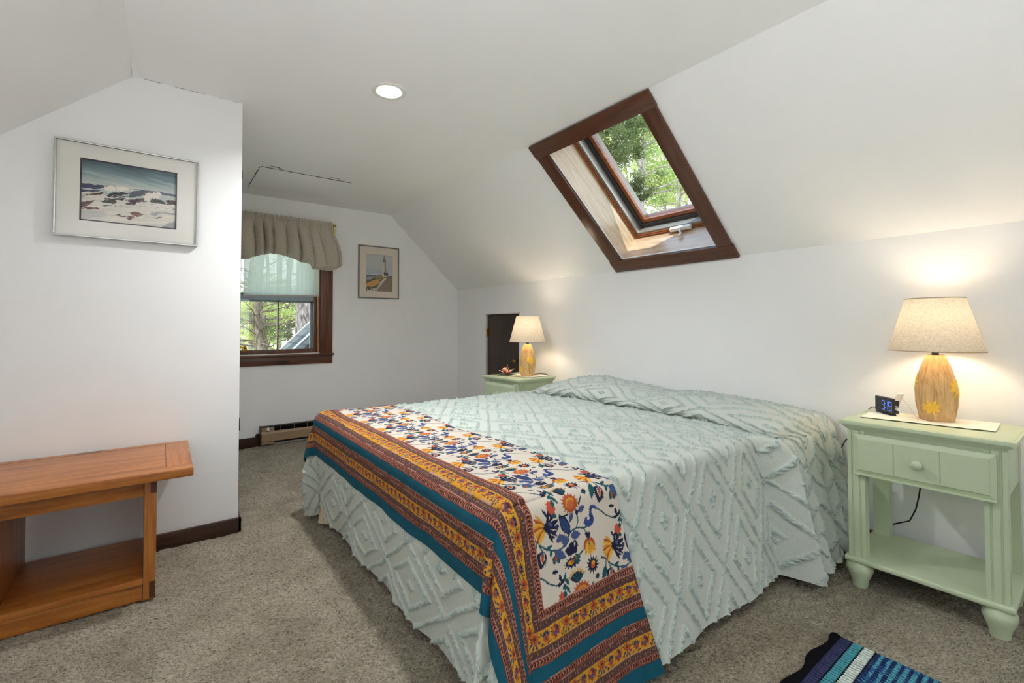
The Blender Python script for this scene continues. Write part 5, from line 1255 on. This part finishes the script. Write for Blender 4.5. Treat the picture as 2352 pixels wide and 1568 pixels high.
def tree(label, x, y, r, h, barkm, leafm, clusters, seed, leaf=.05, per=500, branches=10, bz=(2, 9), blen=(1.0, 2.4), droop=False, lean=(0, 0), aspect=.5, group='trees outside the windows', bk=.26):
    """clusters: (dx, dy, z, radius) around the foot of the trunk"""
    q = random.Random(seed); t = thing('tree', label, 'tree', (x, y, GZ), 0, group)
    m = MB(); n = 16; m.tube([(lean[0] * (i / n) + .05 * math.sin(i * 1.3 + seed), lean[1] * (i / n) + .05 * math.cos(i * 1.7), h * i / n) for i in range(n + 1)], [r * (1.12 - .75 * i / n) for i in range(n + 1)], 14)
    for k in range(branches):
        z = q.uniform(*bz) - GZ; a = q.uniform(0, 2 * PI); L = q.uniform(*blen); f = min(1, z / h); p0 = Vector((lean[0] * f, lean[1] * f, z)); pts = [p0]
        for j in range(1, 7): pts.append(p0 + Vector((math.cos(a) * L * j / 6, math.sin(a) * L * j / 6, (.30 * L * (j / 6) ** 1.5 if not droop else -.22 * L * (j / 6) ** 2))) + Vector([q.uniform(-.05, .05) for _ in range(3)]))
        rb = r * bk; m.tube(pts, [rb * (1.1 - .9 * j / 6) for j in range(7)], 6)
        for j in (2, 3, 4, 5):
            b = a + q.uniform(-1.2, 1.2); l = L * q.uniform(.2, .45); m.tube([pts[j], pts[j] + Vector((math.cos(b) * l * .5, math.sin(b) * l * .5, q.uniform(-.05, .15) * l)), pts[j] + Vector((math.cos(b) * l, math.sin(b) * l, q.uniform(-.2, .3) * l))], [rb * .4, rb * .28, rb * .1], 5)
    m.build('trunk', barkm, t)
    g = np.random.default_rng(seed); C = []
    for cx, cy, cz, cr in clusters:
        sub = g.normal(size=(14, 3)) * np.array([1, 1, .6]) * cr * .5
        for s_ in sub: C.append(np.array([cx, cy, cz - GZ]) + s_ + g.normal(size=(per // 14, 3)) * cr * .20 * np.array([1, 1, .55]))
    if C:
        C = np.concatenate(C); leaves_mesh('foliage', C, leaf * g.uniform(.6, 1.3, len(C)), None, leafm, t, aspect, droop, seed)
    return t
def at(px, py, D):
    """a spot outdoors seen D metres away in the direction of a bearing (bearing and rise in units of the lens)"""
    a = (px - 1170.4) / 1059.2; return (D * (.6012 + .7991 * a), D * (.7991 - .6012 * a), 1.1 + D * ((727.1 - py) / 1059.2 + .0219))
def cl(base, lst):
    out = []
    for px, py, D, r in lst:
        p = at(px, py, D); out.append((p[0] - base[0], p[1] - base[1], p[2], r))
    return out
# beyond the skylight
b = at(1478, 0, 13)[:2]
tree('grey-barked tree with straight trunk seen through the middle of the skylight', *b, .115, 17, B_GREY, L_MID, cl(b, [(1500, 300, 12.5, .6), (1530, 350, 13.5, .7), (1470, 270, 13.4, .6)]), 3, .036, 900, 16, (2.5, 8.5), (1.2, 2.6))
b = at(1562, 0, 18)[:2]
tree('thinner grey tree seen at the lower right of the skylight', *b, .115, 16, B_GREY, L_MID, cl(b, [(1560, 380, 18, .8), (1590, 420, 17.6, .8), (1535, 450, 18.3, .7)]), 5, .06, 420, 16, (2.5, 8.5), (1.0, 2.4))
b = at(1250, 0, 9.5)[:2]
tree('dark green hemlock whose drooping boughs cross the top of the skylight', *b, .17, 14, B_BROWN, L_DARK, cl(b, [(1385, 318, 8.8, .42), (1410, 345, 8.9, .40), (1435, 350, 9.1, .40), (1455, 335, 9.3, .36), (1420, 300, 9.2, .36), (1400, 372, 8.8, .34), (1470, 300, 9.4, .34), (1450, 275, 9.6, .34), (1490, 275, 9.8, .30), (1440, 440, 8.6, .34), (1455, 425, 8.8, .3), (1465, 455, 8.9, .26), (1390, 290, 8.8, .3)]), 8, .027, 1500, 14, (3, 8), (1.5, 2.6), True, aspect=.38)
for i, (px, py, D, lm, lab) in enumerate([(1370, 360, 22, L_YEL, 'pale yellow-green leafy tree behind the hemlock in the skylight view'), (1440, 400, 26, L_LIGHT, 'light green leafy tree behind the straight grey trunk in the skylight view'), (1530, 330, 24, L_MID, 'mid green tree at the upper right of the skylight view'), (1580, 440, 25, L_YEL, 'pale leafy tree low at the right edge of the skylight view')]):
    b = at(px, 0, D)[:2]; g = np.random.default_rng(40 + i)
    tree(lab, *b, .13, 15, B_GREY, lm, cl(b, [(px + g.uniform(-75, 75), py + g.uniform(-120, 130), D + g.uniform(-1.5, 1.5), g.uniform(.8, 1.3)) for _ in range(13)]), 60 + i, .065, 800, 10, (2.5, 9), (1.2, 3))
# beyond the far window
b = at(580, 0, 9)[:2]
tree('grey trunk with bare crooked branches at the left of the far window', *b, .105, 11, B_BROWN, L_LIGHT, cl(b, [(640, 720, 9.6, .35), (600, 700, 9.8, .3)]), 21, .035, 500, 46, (-.6, 3.2), (.8, 2.4), False, (.3, 0), bk=.13)
b = at(665, 0, 12)[:2]
tree('slim dark trunk in the middle of the far window view', *b, .075, 12, B_BROWN, L_MID, cl(b, [(640, 760, 12.4, .4), (650, 700, 12.5, .4), (630, 730, 12, .3)]), 22, .055, 420, 14, (-.8, 3.5), (.6, 1.6))
b = at(699, 0, 7.2)[:2]
tree('thick pine trunk with plated bark at the right of the far window', *b, .26, 15, B_PINE, L_DARK, [(0.6, .8, 8.5, .9), (-.6, .9, 9.2, .8), (.2, 1.4, 7.8, .8)], 23, .05, 500, 6, (5.5, 9), (1, 2), True, (.5, .1))
b = at(610, 0, 11)[:2]
tree('low green hemlock behind the bare branches in the far window', *b, .07, 7, B_BROWN, L_DARK, cl(b, [(620, 745, 10.6, .35), (650, 770, 10.4, .3), (600, 765, 10.9, .35), (660, 740, 10.8, .25), (590, 730, 11.2, .3)]), 24, .022, 800, 14, (-1.2, 2), (.5, 1.3), True, aspect=.35)
for i, (px, D, lm, lab) in enumerate([(575, 19, L_LIGHT, 'bright green tree farthest left in the far window view'), (640, 21, L_YEL, 'pale yellow-green tree behind the slim dark trunk'), (600, 25, L_MID, 'mid green tree deep behind the bare branches')]):
    b = at(px, 0, D)[:2]; g = np.random.default_rng(80 + i)
    tree(lab, *b, .12, 12, B_GREY, lm, cl(b, [(px + g.uniform(-60, 70), 745 + g.uniform(-90, 75), D + g.uniform(-1.5, 1.5), g.uniform(.5, .9)) for _ in range(13)]), 90 + i, .055, 700, 10, (-1, 5), (1, 2.4))
# leaf-strewn ground
m = MB(); m.box((-40, -40, GZ - .2), (60, 60, GZ)); structure(m.build('ground', plain('woodland_floor', srgb(176, 164, 128), rough=.95, var=.35, scale=3.0, spec=.05), smooth=False))
# lower roof of the wing outside the far window
def wing_roof():
    t = thing('shingled_roof', 'grey shingled lower roof slope outside the far window', 'roof', (0, 5.05, 0))
    m, nt, bs = newmat('roof_shingles'); v = coords(nt, (1, 1, 1), (0, R(45), 0)); br = N(nt, 'ShaderNodeTexBrick', Scale=1.0); br.inputs['Color1'].default_value = (*srgb(84, 90, 90), 1); br.inputs['Color2'].default_value = (*srgb(100, 106, 104), 1); br.inputs['Mortar'].default_value = (*srgb(52, 58, 64), 1)
    br.inputs['Brick Width'].default_value = .26; br.inputs['Row Height'].default_value = .115; br.inputs['Mortar Size'].default_value = .008
    sw = N(nt, 'ShaderNodeSeparateXYZ'); cb = N(nt, 'ShaderNodeCombineXYZ'); nt.links.new(v, sw.inputs[0]); nt.links.new(sw.outputs['Y'], cb.inputs['X']); nt.links.new(sw.outputs['X'], cb.inputs['Y']); nt.links.new(cb.outputs[0], br.inputs['Vector'])
    nt.links.new(br.outputs['Color'], bs.inputs['Base Color']); bs.inputs['Roughness'].default_value = .9; n = N(nt, 'ShaderNodeTexNoise', Scale=220.0); nt.links.new(v, n.inputs['Vector']); bump(nt, bs, n.outputs['Fac'], .5, .004)
    def Z(x): return .818 + (x - 1.10) * .98
    b_ = MB(); b_._add([(a, c, Z(a) + d) for d in (0, -.05) for a, c in ((.3, .02), (2.4, .02), (2.4, .95), (.3, .95))], [(0, 1, 2, 3), (7, 6, 5, 4), (0, 4, 5, 1), (1, 5, 6, 2), (2, 6, 7, 3), (3, 7, 4, 0)]); b_.build('shingles', m, t, smooth=False)
    wh = plain('white_rake_board', srgb(226, 226, 222), rough=.6)
    b_ = MB(); b_._add([(a, c, Z(a) + d) for d in (.012, -.12) for a, c in ((.3, .945), (2.4, .945), (2.4, .97), (.3, .97))], [(0, 1, 2, 3), (7, 6, 5, 4), (0, 4, 5, 1), (1, 5, 6, 2), (2, 6, 7, 3), (3, 7, 4, 0)]); b_.build('rake_board', wh, t, smooth=False)
    fl = plain('metal_flashing', srgb(206, 214, 220), rough=.5, metal=.3)
    b_ = MB(); b_._add([(a, c, Z(a) + d) for d in (.014, .002) for a, c in ((.3, .30), (2.4, .30), (2.4, .40), (.3, .40))], [(0, 1, 2, 3), (7, 6, 5, 4), (0, 4, 5, 1), (1, 5, 6, 2), (2, 6, 7, 3), (3, 7, 4, 0)]); b_.build('flashing', fl, t, smooth=False)
wing_roof()

# ------------------------------------------------------------------ sky, sun, camera, view
w = bpy.data.worlds.new('sky'); SC.world = w; w.use_nodes = True; nt = w.node_tree; nt.nodes.clear()
o = N(nt, 'ShaderNodeOutputWorld'); bg = N(nt, 'ShaderNodeBackground'); tc = N(nt, 'ShaderNodeTexCoord'); sp = N(nt, 'ShaderNodeSeparateXYZ')
nt.links.new(tc.outputs['Generated'], sp.inputs[0]); c = ramp(nt, sp.outputs['Z'], [(0.0, (1.0, 1.0, .98)), (.25, (.86, .93, 1.0)), (.8, (.50, .70, 1.0))]); nt.links.new(c, bg.inputs['Color']); bg.inputs['Strength'].default_value = 3.2
nt.links.new(bg.outputs[0], o.inputs[0])
sl = bpy.data.lights.new('sun', 'SUN'); sl.energy = 5.0; sl.angle = R(.6); sl.color = (1, .95, .86)
so = bpy.data.objects.new('sun', sl); COL.objects.link(so); so.location = (-8, -8, 16); so.rotation_euler = Vector((.43, .41, -.80)).to_track_quat('-Z', 'Y').to_euler()

cd = bpy.data.cameras.new('camera'); cam = bpy.data.objects.new('camera', cd); COL.objects.link(cam); SC.camera = cam
F_PX, YAW, PITCH, ROLL, CXP, CYP = 1059.2, 36.960, 1.256, -0.047, 1170.4, 727.1
cd.sensor_fit = 'HORIZONTAL'; cd.sensor_width = 36.0; cd.lens = F_PX / 2352 * 36.0
cd.shift_x = (1176 - CXP) / 2352; cd.shift_y = (CYP - 784) / 2352; cd.clip_start = .02; cd.clip_end = 300
ya, pi_ = R(YAW), R(PITCH); d = Vector((math.sin(ya) * math.cos(pi_), math.cos(ya) * math.cos(pi_), math.sin(pi_)))
r_ = Vector((math.cos(ya), -math.sin(ya), 0)); u_ = r_.cross(d)
ro = R(ROLL); r2 = r_ * math.cos(ro) + u_ * math.sin(ro); u2 = -r_ * math.sin(ro) + u_ * math.cos(ro)
M3 = Matrix((r2, u2, -d)).transposed(); cam.matrix_world = Matrix.Translation((0, 0, 1.1)) @ M3.to_4x4()

SC.view_settings.view_transform = 'Standard'; SC.view_settings.look = 'None'; SC.view_settings.gamma = 1.0; SC.view_settings.use_curve_mapping = False
SC.view_settings.exposure = -0.07
cy = SC.cycles
cy.max_bounces = 10; cy.diffuse_bounces = 8; cy.glossy_bounces = 3; cy.transmission_bounces = 4; cy.transparent_max_bounces = 12
cy.sample_clamp_indirect = 30.0; cy.caustics_reflective = False; cy.caustics_refractive = False
cy.use_adaptive_sampling = True; cy.adaptive_threshold = .02; cy.use_denoising = True
try: cy.denoiser = 'OPENIMAGEDENOISE'
except Exception: pass
